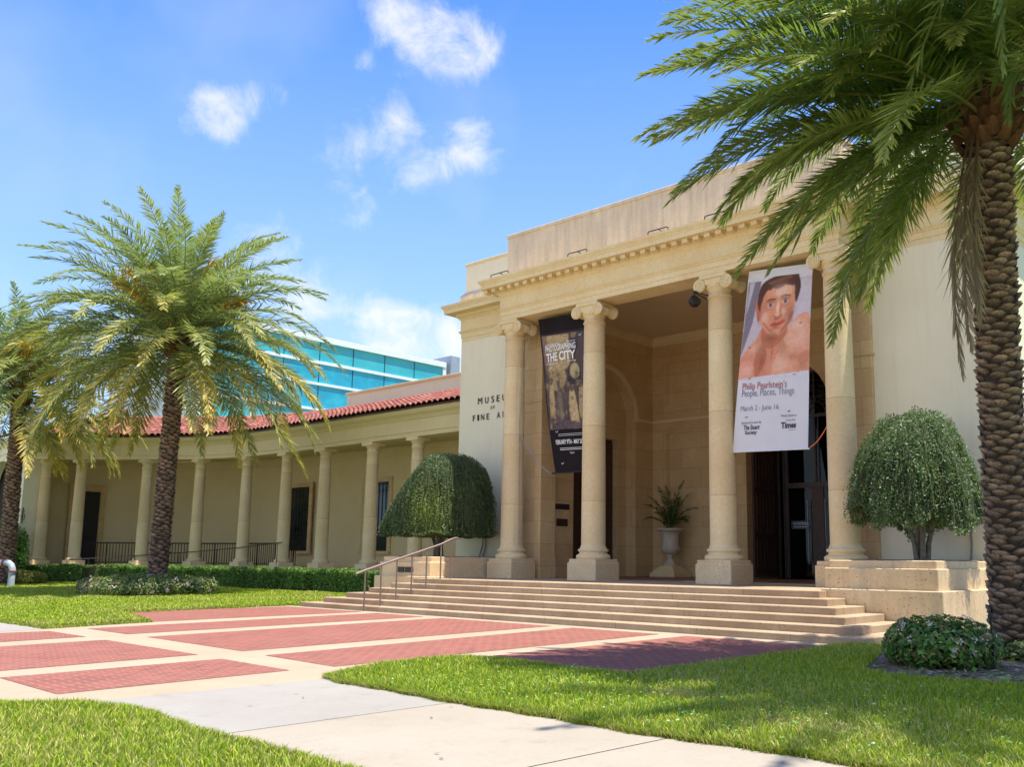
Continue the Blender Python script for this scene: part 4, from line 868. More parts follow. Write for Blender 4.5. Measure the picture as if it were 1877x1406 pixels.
# portrait banner between third and fourth columns
B2 = thing('portrait_banner', 'tall white banner with a painted portrait of a dark haired man and red heading', 'banner', (-10.2, 18.3, 7.8))
f2 = banner_pt((-10.80, 7.84), (-9.20, 7.72), (-11.33, 3.70), (-9.44, 3.64), 18.30, .022)
cloth(f2, 'fabric', 'banner_white', B2)
PB = .607   # picture bottom
K2 = Canvas(f2, .045, PB, 150, 210, (.56, .47, .50))
def sh(pts, col, n=4, soft=2, al=1.0): K2.paint(pts, tuple(c * q for c, q in zip(col, (1.05, .76, .60))) if col[0] > .3 and n else col, n, soft, al)
K2.paint([(0, 0), (1, 0), (1, .062), (0, .082)], (.66, .64, .68), 0, 1)
sh([(0.02, .06), (.22, .06), (.13, .30), (.0, .48)], (.22, .18, .22), 0)
sh([(.04, .06), (.12, .06), (.05, .20), (.02, .25)], (.48, .46, .50), 0)
sh([(.62, .10), (.995, .06), (.995, .34), (.75, .30)], (.60, .52, .56), 0)
sh([(.0, .606), (.0, .50), (.10, .43), (.22, .385), (.32, .33), (.66, .36), (.74, .31), (.86, .27), (.995, .30), (.995, .606)], (.66, .36, .26), 4)
sh([(.66, .37), (.76, .30), (.90, .27), (.99, .31), (.99, .60), (.50, .60), (.56, .47)], (.72, .45, .36), 4)
sh([(.30, .42), (.40, .47), (.34, .56), (.25, .60), (.22, .50)], (.50, .22, .15), 4)
sh([(.64, .39), (.74, .37), (.84, .41), (.78, .45), (.66, .43)], (.76, .54, .46), 4)
sh([(.0, .53), (.10, .50), (.20, .53), (.16, .606), (.0, .606)], (.72, .42, .38), 4)
sh([(.84, .50), (.99, .47), (.99, .53), (.88, .55)], (.60, .32, .24), 4)
sh([(.30, .32), (.64, .32), (.66, .37), (.50, .44), (.34, .43)], (.52, .24, .16), 4)   # neck
sh([(.18, .24), (.155, .19), (.19, .16), (.24, .20), (.245, .27), (.215, .29)], (.58, .20, .14), 4)  # ear
sh([(.23, .14), (.36, .085), (.60, .075), (.735, .11), (.765, .19), (.745, .27), (.68, .325), (.56, .38), (.44, .375), (.33, .34), (.25, .29), (.225, .22)], (.68, .38, .26), 4)  # face
sh([(.50, .10), (.68, .10), (.70, .16), (.56, .17), (.47, .15)], (.74, .50, .38), 4)
sh([(.62, .22), (.73, .21), (.72, .28), (.62, .31)], (.60, .36, .28), 4)
sh([(.26, .25), (.36, .25), (.36, .33), (.29, .31)], (.72, .44, .36), 4)
sh([(.185, .185), (.20, .11), (.28, .065), (.45, .045), (.50, .06), (.42, .095), (.33, .12), (.275, .155), (.25, .20), (.235, .235)], (.095, .035, .022), 3)
sh([(.30, .075), (.45, .042), (.62, .022), (.77, .032), (.815, .07), (.80, .10), (.70, .105), (.58, .095), (.46, .098), (.36, .12)], (.10, .040, .025), 3)
sh([(.74, .07), (.815, .07), (.835, .12), (.81, .17), (.775, .205), (.755, .17), (.745, .12)], (.085, .032, .022), 3)
sh([(.40, .10), (.52, .075), (.66, .072), (.60, .10), (.50, .118)], (.15, .06, .035), 3)
sh([(.29, .30), (.36, .33), (.46, .372), (.54, .378), (.50, .355), (.40, .335), (.33, .30)], (.50, .24, .16), 3)
sh([(.66, .30), (.72, .25), (.745, .26), (.70, .315), (.60, .36), (.56, .365)], (.46, .22, .16), 3)
sh([(.34, .075), (.50, .06), (.66, .045), (.70, .06), (.55, .075), (.40, .09)], (.20, .09, .05), 4)
for ex, ey, s_ in ((.40, .205, 1), (.62, .190, 1)):
    sh([(ex - .075, ey - .022), (ex - .02, ey - .038), (ex + .07, ey - .034), (ex + .075, ey - .026), (ex + .0, ey - .029)], (.09, .04, .03), 3)
    sh([(ex - .055, ey + .004), (ex, ey - .012), (ex + .055, ey + .0), (ex, ey + .012)], (.62, .56, .56), 3)
    sh([(ex - .018, ey - .010), (ex + .018, ey - .010), (ex + .020, ey + .007), (ex - .018, ey + .008)], (.07, .08, .18), 3)
    sh([(ex - .06, ey + .020), (ex, ey + .028), (ex + .05, ey + .020), (ex, ey + .024)], (.45, .22, .17), 3)
sh([(.50, .19), (.535, .19), (.56, .25), (.54, .268), (.48, .265), (.49, .24)], (.78, .52, .42), 4)
sh([(.455, .262), (.50, .272), (.56, .268), (.565, .255), (.59, .262), (.56, .28), (.49, .284)], (.46, .18, .12), 4)
sh([(.41, .318), (.48, .300), (.53, .305), (.60, .292), (.64, .300), (.58, .318), (.50, .328)], (.52, .14, .12), 4)
sh([(.43, .318), (.52, .312), (.62, .302), (.52, .316)], (.22, .05, .05), 3)
SK, SD, HL = (.42, .17, .085), (.30, .095, .05), (.86, .62, .48)
for a in ((.30, .22, .06, .05, SD, .35), (.70, .27, .05, .05, SD, .55), (.56, .13, .12, .03, HL, .55), (.32, .265, .06, .03, HL, .4), (.60, .245, .035, .02, HL, .4), (.515, .22, .018, .035, HL, .7), (.555, .24, .015, .03, SD, .55), (.40, .185, .07, .010, SD, .7), (.62, .172, .07, .010, SD, .7), (.50, .288, .05, .006, SD, .7), (.50, .335, .06, .008, SD, .6), (.50, .36, .07, .012, HL, .3),
          (.44, .39, .12, .025, SD, .75), (.30, .45, .10, .04, SK, .5), (.18, .44, .10, .03, HL, .35), (.62, .44, .06, .05, SK, .5), (.80, .33, .10, .03, HL, .6), (.88, .40, .08, .05, HL, .4), (.78, .50, .10, .02, SK, .6), (.34, .52, .05, .06, SD, .55), (.10, .56, .10, .03, HL, .4), (.60, .54, .10, .04, HL, .5), (.90, .56, .09, .03, SK, .5), (.47, .47, .02, .05, SD, .4), (.24, .25, .03, .05, SD, .5)): K2.blob(*a)
K2.paint([(0, .603), (1, .583), (1, .62), (0, .62)], (.66, .66, .74), 0, 1)
K2.build('printed_picture', B2, .008, .05)
m = MB(); words(m, f2, "Philip Pearlstein's", .075, .70, .625, .675, .012); m.build('heading', 'red_ink', B2)
m = MB(); words(m, f2, 'People, Places, Things', .075, .80, .665, .715, .012); m.build('subheading', 'grey_ink', B2)
m = MB(); words(m, f2, 'March 2 - June 16', .075, .60, .752, .790, .012); m.build('date_line', 'grey_ink', B2)
m = MB(); words(m, f2, 'Sponsored in part by', .10, .38, .838, .856, .012); words(m, f2, 'The Stuart', .135, .36, .858, .885, .012, bold=.02); words(m, f2, 'Society', .16, .325, .889, .917, .012, bold=.02)
words(m, f2, 'Media Sponsor', .64, .85, .812, .828, .012); words(m, f2, 'Tampa Bay', .70, .83, .838, .850, .012); words(m, f2, 'Times', .64, .84, .853, .887, .012, bold=.035); words(m, f2, 'tampabay.com', .74, .835, .893, .900, .012); m.build('sponsor_text', 'dark_ink', B2)
m = MB()
for u, v in ((.13, .43), (.86, .32), (.17, .603), (.80, .598), (.165, .815), (.74, .795)):
    x, y, z = f2(u, v); m.tube([(x - .035, y - .006, z + .01), (x - .01, y - .012, z - .012), (x + .03, y - .006, z + .014)], .007, 5)
m.build('wind_slits', 'black_iron', B2)
m = MB(); x, y, z = f2(0, 1); x2, y2, z2 = f2(1, 1); m.tube([(x - .04, y, z - .005), (x2 + .04, y2, z2 - .005)], .018, 8); x, y, z = f2(0, 0); x2, y2, z2 = f2(1, 0); m.tube([(x, y, z), (x2, y2, z2)], .018, 8); m.build('pole', 'white_metal', B2)
# dark photograph banner between first and second columns
B1 = thing('photography_banner', 'narrow dark banner with a sepia street photograph and white title, hanging twisted', 'banner', (-16.7, 18.3, 7.8))
f1 = banner_pt((-17.55, 7.82), (-15.80, 7.77), (-16.88, 3.53), (-15.45, 3.50), 18.34, .045)
cloth(f1, 'fabric', 'banner_black', B1)
K1 = Canvas(f1, .10, .735, 120, 230, (.085, .058, .042))
def s1(pts, c, n=4): K1.paint(pts, tuple(x * .9 for x in c), n, 2, .92)
s1([(.12, .115), (.62, .125), (.60, .20), (.66, .25), (.60, .33), (.52, .36), (.12, .36), (.10, .2)], (.50, .36, .17), 0)
s1([(.62, .125), (.80, .125), (.78, .24), (.66, .22)], (.06, .045, .05), 0); s1([(.66, .12), (.76, .12), (.74, .15), (.66, .15)], (.30, .18, .12), 4)
s1([(.03, .11), (.12, .11), (.14, .30), (.10, .40), (.04, .30)], (.26, .15, .11), 0)
s1([(.82, .13), (.97, .13), (.97, .66), (.86, .55)], (.09, .06, .07), 0)
s1([(.14, .36), (.50, .36), (.48, .46), (.20, .48)], (.40, .28, .13), 4)
s1([(.60, .34), (.80, .34), (.82, .44), (.58, .45)], (.04, .03, .04), 4)
s1([(.62, .345), (.70, .315), (.79, .345), (.79, .40), (.70, .425), (.62, .395)], (.50, .40, .20), 4)
for (u, v, h, w, c) in ((.16, .40, .27, .13, (.50, .35, .17)), (.34, .42, .24, .11, (.20, .15, .11)), (.62, .46, .25, .14, (.55, .41, .21)), (.82, .44, .22, .13, (.44, .32, .17)), (.48, .50, .20, .09, (.10, .07, .06)), (.26, .50, .18, .10, (.12, .08, .07))):
    s1([(u - w * .35, v + .04), (u + w * .35, v + .04), (u + w * .7, v + h), (u - w * .6, v + h)], c, 3)
    s1([(u - .035, v), (u + .035, v), (u + .04, v + .03), (u, v + .045), (u - .04, v + .03)], (.12, .08, .06), 4)
    s1([(u - w * .3, v + h), (u - w * .05, v + h), (u - w * .1, v + h + .07), (u - w * .28, v + h + .07)], (.16, .11, .09), 0); s1([(u + w * .1, v + h), (u + w * .35, v + h), (u + w * .3, v + h + .07), (u + w * .12, v + h + .07)], (.16, .11, .09), 0)
s1([(.03, .66), (.93, .70), (.93, .73), (.03, .73)], (.12, .08, .09), 0)
K1.paint([(.93, .05), (1.02, .05), (1.02, .8), (.93, .8)], (.02, .014, .014), 0, 1); K1.paint([(-.02, .05), (.03, .05), (.03, .8), (-.02, .8)], (.02, .014, .014), 0, 1); K1.paint([(-.02, .05), (1.02, .05), (1.02, .118), (-.02, .112)], (.016, .011, .012), 0, 1)
for _ in range(70): K1.blob(rng.uniform(.05, .92), rng.uniform(.36, .72), rng.uniform(.01, .05), rng.uniform(.005, .025), (.035, .022, .016) if rng.random() < .6 else (.40, .28, .14), rng.uniform(.3, .7))
K1.build('printed_picture', B1, .010, .16)
m = MB(); words(m, f1, 'PHOTOGRAPHING', .10, .76, .185, .228, .05, bold=.02); words(m, f1, 'THE CITY', .10, .75, .235, .295, .05, bold=.03)
def ln(m_, a, b, w): shape(m_, f1, [(a[0], a[1]), (b[0], b[1]), (b[0], b[1] + w), (a[0], a[1] + w)], (1, 1, 1), .05)
ln(m, (.10, .178), (.76, .172), .003); ln(m, (.10, .305), (.76, .302), .003); ln(m, (.76, .302), (.72, .312), .003)
words(m, f1, 'FEBRUARY 9TH - MAY 26TH', .16, .82, .80, .83, .05, bold=.02)
for v in (.765, .775): ln(m, (.25, v), (.85, v), .002)
for v in (.853, .863): ln(m, (.25, v), (.88, v), .003)
words(m, f1, 'Tyler', .46, .56, .878, .893, .05)
for u, v in ((.22, .745), (.86, .735), (.86, .14), (.2, .33), (.27, .945), (.92, .93)): ln(m, (u - .03, v), (u, v + .006), .004); ln(m, (u, v + .006), (u + .03, v - .004), .004)
m.build('lettering', 'white_ink', B1)
m = MB(); a = f1(0, 0); b = f1(1, 0); m.tube([a, b], .018, 8); a = f1(0, 1); b = f1(1, 1); m.tube([(a[0] - .12, a[1], a[2] - .02), b], .02, 8); m.build('pole', 'black_iron', B1)
def cable(label, pts, mat, r=.008):
    m_ = MB(); m_.tube(pts, r, 5); tag(m_.build('cable', mat, center=pts[0]), label, 'cable', 'cables round the portico')
def cat_(a, b, s, n=14): return [(a[0] + (b[0] - a[0]) * t, a[1] + (b[1] - a[1]) * t, a[2] + (b[2] - a[2]) * t - s * 4 * t * (1 - t)) for t in [i / n for i in range(n + 1)]]
cable('thin grey cable sagging from the first column to the dark banner foot', cat_((-18.12, 18.3, 4.6), (-17.0, 18.33, 3.5), .12), 'grey_cable', .010)
cable('thin pale rope running down beside the first column', [(-17.85, 18.35, 7.8), (-18.0, 18.3, 6.5), (-18.13, 18.25, 5.0), (-18.12, 18.3, 1.3)], 'grey_cable', .007)
cable('short orange cord from the portrait banner foot to the fourth column', cat_((-9.40, 18.3, 3.66), (-8.95, 18.2, 4.05), .06), 'orange_cord', .012)
# ================================================================== VEGETATION
def norm(a): return a / (np.linalg.norm(a, axis=-1, keepdims=True) + 1e-9)
def frond(m, o, az, el, L_, droop, dens=62, lw=.030, ll=.52, base=(.10, .19, .055), tip=None, dead=False, roll=0.0, side=0.0):
    n = 26; s = np.linspace(0, 1, n); e = el - droop * s ** 1.35; a_ = az + side * s ** 2
    d = np.column_stack([np.cos(e) * np.cos(a_), np.cos(e) * np.sin(a_), np.sin(e)]); p = np.array(o) + np.concatenate([[[0, 0, 0]], np.cumsum((d[:-1] + d[1:]) / 2, 0)]) * L_ / (n - 1)
    # rachis
    sidev = norm(np.cross(d, [0, 0, 1.0])); bad = np.abs(d[:, 2]) > .995
    sidev[bad] = [-math.sin(az), math.cos(az), 0]; upv = norm(np.cross(sidev, d))
    w = .050 * (1 - s) ** 1.2 + .008; V = []
    for k in range(4): ang = k * PI / 2; V.append(p + sidev * (np.cos(ang) * w * .5)[:, None] + upv * (np.sin(ang) * w * .4)[:, None])
    V = np.stack(V, 1).reshape(-1, 3); i = np.arange(n - 1)[:, None] * 4; F = np.concatenate([i + np.array([[k, (k + 1) % 4, 4 + (k + 1) % 4, 4 + k]]) for k in range(4)])
    rc = np.array((.30, .30, .10)) if not dead else np.array((.22, .15, .09)); m.add(V, F, rc * .8)
    # leaflets
    k = dens; t = np.linspace(.16, 1.0, k); t = np.repeat(t, 2) + rng.normal(0, .004, 2 * k); t = np.clip(t, .1, 1); sg = np.tile([1, -1], k)
    idx = t * (n - 1); i0 = np.clip(idx.astype(int), 0, n - 2); fr = (idx - i0)[:, None]
    B = p[i0] * (1 - fr) + p[i0 + 1] * fr; D = norm(d[i0] * (1 - fr) + d[i0 + 1] * fr); Sv = sidev[i0]; U = upv[i0]
    al = np.radians(64 - 34 * t + rng.normal(0, 6, 2 * k)); lift = np.radians(rng.normal(16, 13, 2 * k)) + roll * sg
    if dead: al = np.radians(18 + rng.normal(0, 8, 2 * k))
    dirn = D * np.cos(al)[:, None] + (Sv * sg[:, None] * np.cos(lift)[:, None] + U * np.sin(lift)[:, None]) * np.sin(al)[:, None]
    ln_ = ll * np.clip(np.sin(np.clip(t * 1.02, 0, 1) * PI * .80 + .38), .25, 1) * rng.uniform(.85, 1.1, 2 * k)
    wd = lw * rng.uniform(.8, 1.15, 2 * k); dirn = norm(dirn)
    wv = norm(np.cross(dirn, U) * .8 + rng.normal(0, .35, (2 * k, 3))); grav = np.array([0, 0, -1.0])
    a = B - wv * (wd * .25)[:, None]; b = B + wv * (wd * .25)[:, None]
    M1 = B + dirn * (ln_ * .45)[:, None] + grav * (ln_ * .03)[:, None]; T = B + dirn * ln_[:, None] + grav * (ln_ * rng.uniform(.06, .26, 2 * k))[:, None]
    c = M1 + wv * (wd * .5)[:, None]; e_ = M1 - wv * (wd * .5)[:, None]
    V = np.stack([a, b, c, e_, T], 1).reshape(-1, 3); i = np.arange(2 * k)[:, None] * 5
    g_ = np.array(base) * rng.uniform(.75, 1.25, (2 * k, 1)) * rng.uniform(.9, 1.12)
    if dead: g_ = np.array([.30, .22, .15]) * rng.uniform(.6, 1.3, (2 * k, 1))
    C1 = g_.copy(); C2 = g_.copy()
    if tip is not None:
        q = np.clip((t - tip[1]) / (1 - tip[1]), 0, 1)[:, None] * tip[2]; q = np.clip(q * rng.uniform(.3, 1.5, (2 * k, 1)), 0, 1); y = np.array(tip[0])
        C1 = g_ * (1 - q * .6) + y * q * .6; C2 = g_ * (1 - q) + y * q
    C2 = C2 * 1.0 + np.array([.03, .03, .0])
    K = np.stack([C1, C1, C1, C1, C2], 1).reshape(-1, 3); nn = m.n
    m.add(V, i + np.array([[0, 1, 2, 3]]), K); m.F.append(i + np.array([[3, 2, 4]]) + nn); m.sm.append(False)
    return p
def trunk_mesh(path, r0, r1, dz, bw, bh, prot, colr, seed):
    """path: base and top; boots in a spiral"""
    rr = random.Random(seed); m = MB(); A, B = Vector(path[0]), Vector(path[1]); Ln = (B - A).length; ax = (B - A).normalized()
    X = ax.cross(Vector((0, 1, 0))).normalized(); Y = ax.cross(X)
    pts = [A + (B - A) * (i / 12) for i in range(13)]
    seg = 20; v = []; f = []
    for i, p in enumerate(pts):
        r = (r0 + (r1 - r0) * i / 12) * .93 * (1.18 if i == 0 else 1)
        for k in range(seg): a = 2 * PI * k / seg; v.append(p + (X * math.cos(a) + Y * math.sin(a)) * r)
    for i in range(12):
        for k in range(seg): j = (k + 1) % seg; f.append((i * seg + k, i * seg + j, (i + 1) * seg + j, (i + 1) * seg + k))
    m.add([tuple(q) for q in v], f, (.06, .042, .03), True)
    n = int(Ln / dz); V = []; F = []; K = []
    for i in range(n):
        h = (i + .5) * dz + rr.uniform(-.022, .022); t = h / Ln; r = r0 + (r1 - r0) * t; a = i * 2.39996 + rr.uniform(-.16, .16)
        rad = X * math.cos(a) + Y * math.sin(a); tan = ax.cross(rad); c = A + ax * h + rad * (r * .90)
        w = bw * rr.uniform(.8, 1.15) * .5; hh = bh * rr.uniform(.8, 1.15) * .5; pr = prot * rr.uniform(.45, 1.35); b = len(V)
        ring = [c - tan * w - ax * hh * .1, c - tan * w * .5 + ax * hh * .75, c + tan * w * .5 + ax * hh * .75, c + tan * w - ax * hh * .1, c + tan * w * .45 - ax * hh, c - tan * w * .45 - ax * hh]
        tw = rr.uniform(-.3, .3) * w
        lip = [c + rad * pr - tan * w * .55 + ax * (hh * .55) + tan * tw, c + rad * pr * 1.1 + ax * (hh * .75) + tan * tw, c + rad * pr + tan * w * .55 + ax * (hh * .5) + tan * tw, c + rad * pr * .75 + ax * (hh * -.25) + tan * tw]
        V += [tuple(q) for q in ring + lip]
        F += [(b, b + 6, b + 7, b + 1), (b + 1, b + 7, b + 2), (b + 2, b + 7, b + 8, b + 3), (b + 6, b + 9, b + 7), (b + 7, b + 9, b + 8), (b, b + 5, b + 9, b + 6), (b + 5, b + 4, b + 9), (b + 4, b + 3, b + 8, b + 9)]
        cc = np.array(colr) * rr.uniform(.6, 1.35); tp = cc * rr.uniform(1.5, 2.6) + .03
        K += [cc * .35] * 6 + [tp, tp, tp, cc * .9]  # recess shade painted dark round each boot root; outer tips pale
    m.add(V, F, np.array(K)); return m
def bulb_mesh(top, r, h, seed, col=(.20, .085, .03)):
    rr = random.Random(seed); m = MB(); T = Vector(top); m.lathe([(r * .8, T.z - h * .2), (r * 1.05, T.z + h * .3), (r * .9, T.z + h * .7), (r * .4, T.z + h)], T.x, T.y, 16, (.10, .05, .02))
    V = []; F = []; K = []
    for i in range(70):
        t = i / 70; a = i * 2.39996; z = T.z - h * .25 + t * h * 1.0; q = r * (1.0 + .30 * math.sin(t * PI)); rad = Vector((math.cos(a), math.sin(a), 0)); tan = Vector((-math.sin(a), math.cos(a), 0)); c = Vector((T.x, T.y, z)) + rad * q * .85
        w = .11; hh = .20; up = (Vector((0, 0, 1)) * 1.0 + rad * .65).normalized(); b = len(V)
        V += [tuple(x) for x in (c - tan * w, c + tan * w, c + tan * w * .55 + up * hh, c - tan * w * .55 + up * hh, c + rad * .06 - Vector((0, 0, .04)), c + rad * .07 + up * hh)]
        F += [(b, b + 4, b + 5, b + 3), (b + 4, b + 1, b + 2, b + 5), (b + 3, b + 5, b + 2)]
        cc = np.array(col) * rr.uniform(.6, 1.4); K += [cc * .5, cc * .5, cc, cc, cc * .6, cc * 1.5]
    m.add(V, F, np.array(K)); return m
def palm(name_label, base, top, r0, r1, fl_, seed, nf, cols, fruit=0, dens=62, lw=.03, ll=.52, extra=(), boots=(.0125, .25, .15, .055), bark=(.16, .115, .08), skip=None, group='date palms along the lawn', dead=0, els=(82, -52)):
    global rng
    keep = rng; rng = np.random.default_rng(seed); rr = random.Random(seed)
    t = thing('date_palm', name_label, 'palm tree', base, group)
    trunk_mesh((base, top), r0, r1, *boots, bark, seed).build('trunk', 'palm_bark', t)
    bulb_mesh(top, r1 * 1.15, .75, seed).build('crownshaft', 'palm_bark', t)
    m = MB(); T = Vector(top)
    for i in range(nf):
        q = (i + .5) / nf; az = i * 2.39996 + rr.uniform(-.15, .15) + seed; el = math.radians(els[0] + (els[1] - els[0]) * q ** .92 + rr.uniform(-6, 6)); L_ = fl_ * rr.uniform(.88, 1.05) * (.80 + .2 * math.sin(min(1, q * 1.6) * PI / 2 + .2))
        if skip and skip(az % (2 * PI), el): continue
        dr = math.radians(40 + 34 * (1 - abs(q - .45)) + rr.uniform(-10, 10)) if el > -.3 else math.radians(38 + rr.uniform(-8, 8))
        o = T + Vector((math.cos(az) * r1 * .8, math.sin(az) * r1 * .8, .15 + .55 * (1 - q)))
        old = max(0, (q - .35) / .65)
        frond(m, o, az, el, L_, dr, dens, lw, ll, cols[0] if rr.random() < .6 else cols[1], (cols[2], .35 - .2 * old, cols[3] * old * rr.uniform(.2, 1.5)) if cols[3] else None, side=rr.uniform(-.2, .2), roll=rr.uniform(-.15, .15))
    for az, el, L_, dr in extra: frond(m, T + Vector((math.cos(az) * r1 * .8, math.sin(az) * r1 * .8, .35)), az, el, L_, dr, dens, lw, ll, cols[0], (cols[2], .4, cols[3] * .5) if cols[3] else None)
    m.build('crown', 'palm_leaf', t)
    if dead:
        m = MB()
        for k in range(dead[1]): frond(m, T + Vector((math.cos(dead[0] + k * .25) * r1, math.sin(dead[0] + k * .25) * r1, .1)), dead[0] + k * .2, -1.30, fl_ * (.84 - .08 * k), .40, 70, .028, .42, dead=True)
        m.build('dead_frond', 'palm_leaf', t)
    if fruit:
        m = MB()
        for k in range(fruit):
            az = k * 2 * PI / fruit + rr.uniform(-.2, .2); el = rr.uniform(.5, 1.2); L_ = rr.uniform(1.9, 3.0); d0 = Vector((math.cos(az) * math.cos(el), math.sin(az) * math.cos(el), math.sin(el))); p0 = T + Vector((0, 0, .4)) + d0 * .2
            stem = [p0 + d0 * (L_ * i / 6) - Vector((0, 0, 1)) * .35 * (i / 6) ** 2 for i in range(7)]; m.tube(stem, .035, 5, (.70, .38, .05)); E_ = stem[-1]
            for j in range(80):
                st_ = stem[2 + int(rr.random() * 4.9)]; dd = (d0 + Vector((rr.gauss(0, .55), rr.gauss(0, .55), rr.gauss(0, .35)))).normalized(); l2 = rr.uniform(.35, .75)
                m.tube([st_, st_ + dd * l2 * .6, st_ + dd * l2 - Vector((0, 0, .18 * l2 + .05))], .017, 3, (.95 * rr.uniform(.8, 1.0), .52 * rr.uniform(.75, 1.15), .03))
        m.build('flower_stalks', 'petals', t)
    rng = keep; return t
YEL = (.72, .46, .04)
palm('tall date palm with orange flower stalks standing in a round flower bed', (-30.5, 14.2, 0), (-30.45, 14.3, 7.95), .30, .27, 5.75, 3, 128, ((.20, .265, .11), (.29, .335, .11), YEL, 1.9), fruit=16, dens=84, lw=.050, ll=.78, els=(84, -24), bark=(.25, .145, .095))
palm('date palm at the far left edge, partly out of the picture', (-41.4, 13.3, 0), (-41.6, 13.2, 7.3), .29, .26, 5.2, 12, 100, ((.18, .25, .10), (.25, .30, .10), YEL, 1.6), fruit=13, dens=72, lw=.052, ll=.72, els=(84, -26), bark=(.25, .145, .095))
R3 = lambda az, el: False
palm('big near date palm at the right with rough brown trunk and hanging dead frond', (-4.08, 13.55, 0), (-3.46, 11.75, 6.55), .265, .255, 3.85, 5, 76, ((.10, .18, .028), (.16, .24, .045), (.66, .54, .14), .9), fruit=0, dens=104, lw=.032, ll=.60, dead=(4.15, 3), boots=(.0105, .25, .12, .055), bark=(.25, .165, .105), els=(80, -6), extra=[(math.radians(a), math.radians(e_), l_ * .94, math.radians(d_)) for a, e_, l_, d_ in ((222, 40, 4.5, 56), (214, 32, 4.6, 50), (230, 29, 4.6, 50), (206, 24, 4.4, 52), (238, 22, 4.5, 52), (218, 16, 4.6, 46), (228, 9, 4.5, 44), (210, 6, 4.3, 46), (222, 4, 3.9, 40), (200, 14, 4.3, 50), (246, 14, 4.3, 50), (216, 50, 4.6, 66), (236, 48, 4.5, 70), (194, 32, 4.3, 60), (214, -24, 3.5, 34), (229, -18, 3.1, 34), (219, -4, 3.5, 36), (236, -24, 3.0, 30), (205, -14, 3.4, 38), (248, -30, 3.0, 28), (224, 24, 4.6, 46), (212, 18, 4.5, 46), (233, 36, 4.6, 52), (196, -40, 3.0, 30), (240, -46, 2.9, 26), (170, -35, 2.9, 32), (20, -30, 3.2, 40), (280, 38, 2.6, 105), (262, 44, 2.9, 110), (300, 25, 2.7, 95), (250, 30, 3.0, 95), (270, 60, 3.0, 120), (350, -15, 3.6, 50))])
palm('date palm just outside the right edge throwing frond shadows on the near lawn', (-1.10, 10.2, 0), (-1.05, 10.1, 9.0), .27, .25, 4.0, 9, 60, ((.07, .155, .035), (.10, .20, .05), (.55, .42, .10), .4), dens=60, lw=.035, ll=.5)

def leaf_cloud(m, P, Nn, size, cols, asp=.5, jit=.6):
    n = len(P); D = norm(unit(n) + Nn * .2); Q = norm(Nn + unit(n) * jit); D = norm(D - Q * np.sum(D * Q, 1)[:, None])
    ci = rng.integers(0, len(cols), n); col = np.array(cols)[ci] * rng.uniform(.7, 1.3, (n, 1)); s = size * rng.uniform(.7, 1.3, n)
    m.add(*quads(P, D, Q, s, s * asp, col))
def superell(n, c, r, pw=3.0, zmin=-1., shell=.35):
    v = unit(n); k = (np.abs(v) ** pw).sum(1) ** (1 / pw); v = v / k[:, None]; rad = 1 - shell * rng.random(n) ** 1.6
    w = v * rad[:, None]; keep = w[:, 2] > zmin; v = v[keep]; w = w[keep]
    return np.array(c) + w * np.array(r), norm(v / np.array(r))
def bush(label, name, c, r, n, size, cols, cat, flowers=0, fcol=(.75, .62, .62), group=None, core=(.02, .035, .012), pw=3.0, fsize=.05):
    t = thing(name, label, cat, (c[0], c[1], 0), group)
    P, Nn = superell(n, c, r, pw); wob = .06 * np.sin(P[:, 0] * 5 + 1) + .06 * np.sin(P[:, 1] * 6) + .04 * np.sin(P[:, 0] * 13); P = P + Nn * wob[:, None] * min(r)
    ok = P[:, 2] > .02; m = MB(); leaf_cloud(m, P[ok], Nn[ok], size, cols); m.build('foliage', 'foliage', t)
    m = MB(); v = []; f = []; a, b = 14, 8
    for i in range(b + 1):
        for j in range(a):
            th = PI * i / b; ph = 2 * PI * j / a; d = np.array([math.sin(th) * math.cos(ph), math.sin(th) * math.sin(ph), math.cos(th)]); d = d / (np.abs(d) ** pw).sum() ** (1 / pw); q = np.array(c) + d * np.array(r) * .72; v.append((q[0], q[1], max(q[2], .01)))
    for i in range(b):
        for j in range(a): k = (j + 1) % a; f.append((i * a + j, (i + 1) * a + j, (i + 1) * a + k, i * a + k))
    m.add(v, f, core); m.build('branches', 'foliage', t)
    if flowers:
        P, Nn = superell(flowers, c, np.array(r) * 1.03, pw, -.3, .05); m = MB()
        for p, q in zip(P, Nn):
            k = 9; pp = p + unit(k) * fsize * .7; leaf_cloud(m, pp, np.tile(q, (k, 1)), fsize * .7, [fcol, tuple(x * .8 for x in fcol)], .9, .9)
        m.build('blossoms', 'petals', t)
    return t
GL = [(.07, .16, .022), (.10, .22, .03), (.05, .12, .02), (.16, .28, .05)]
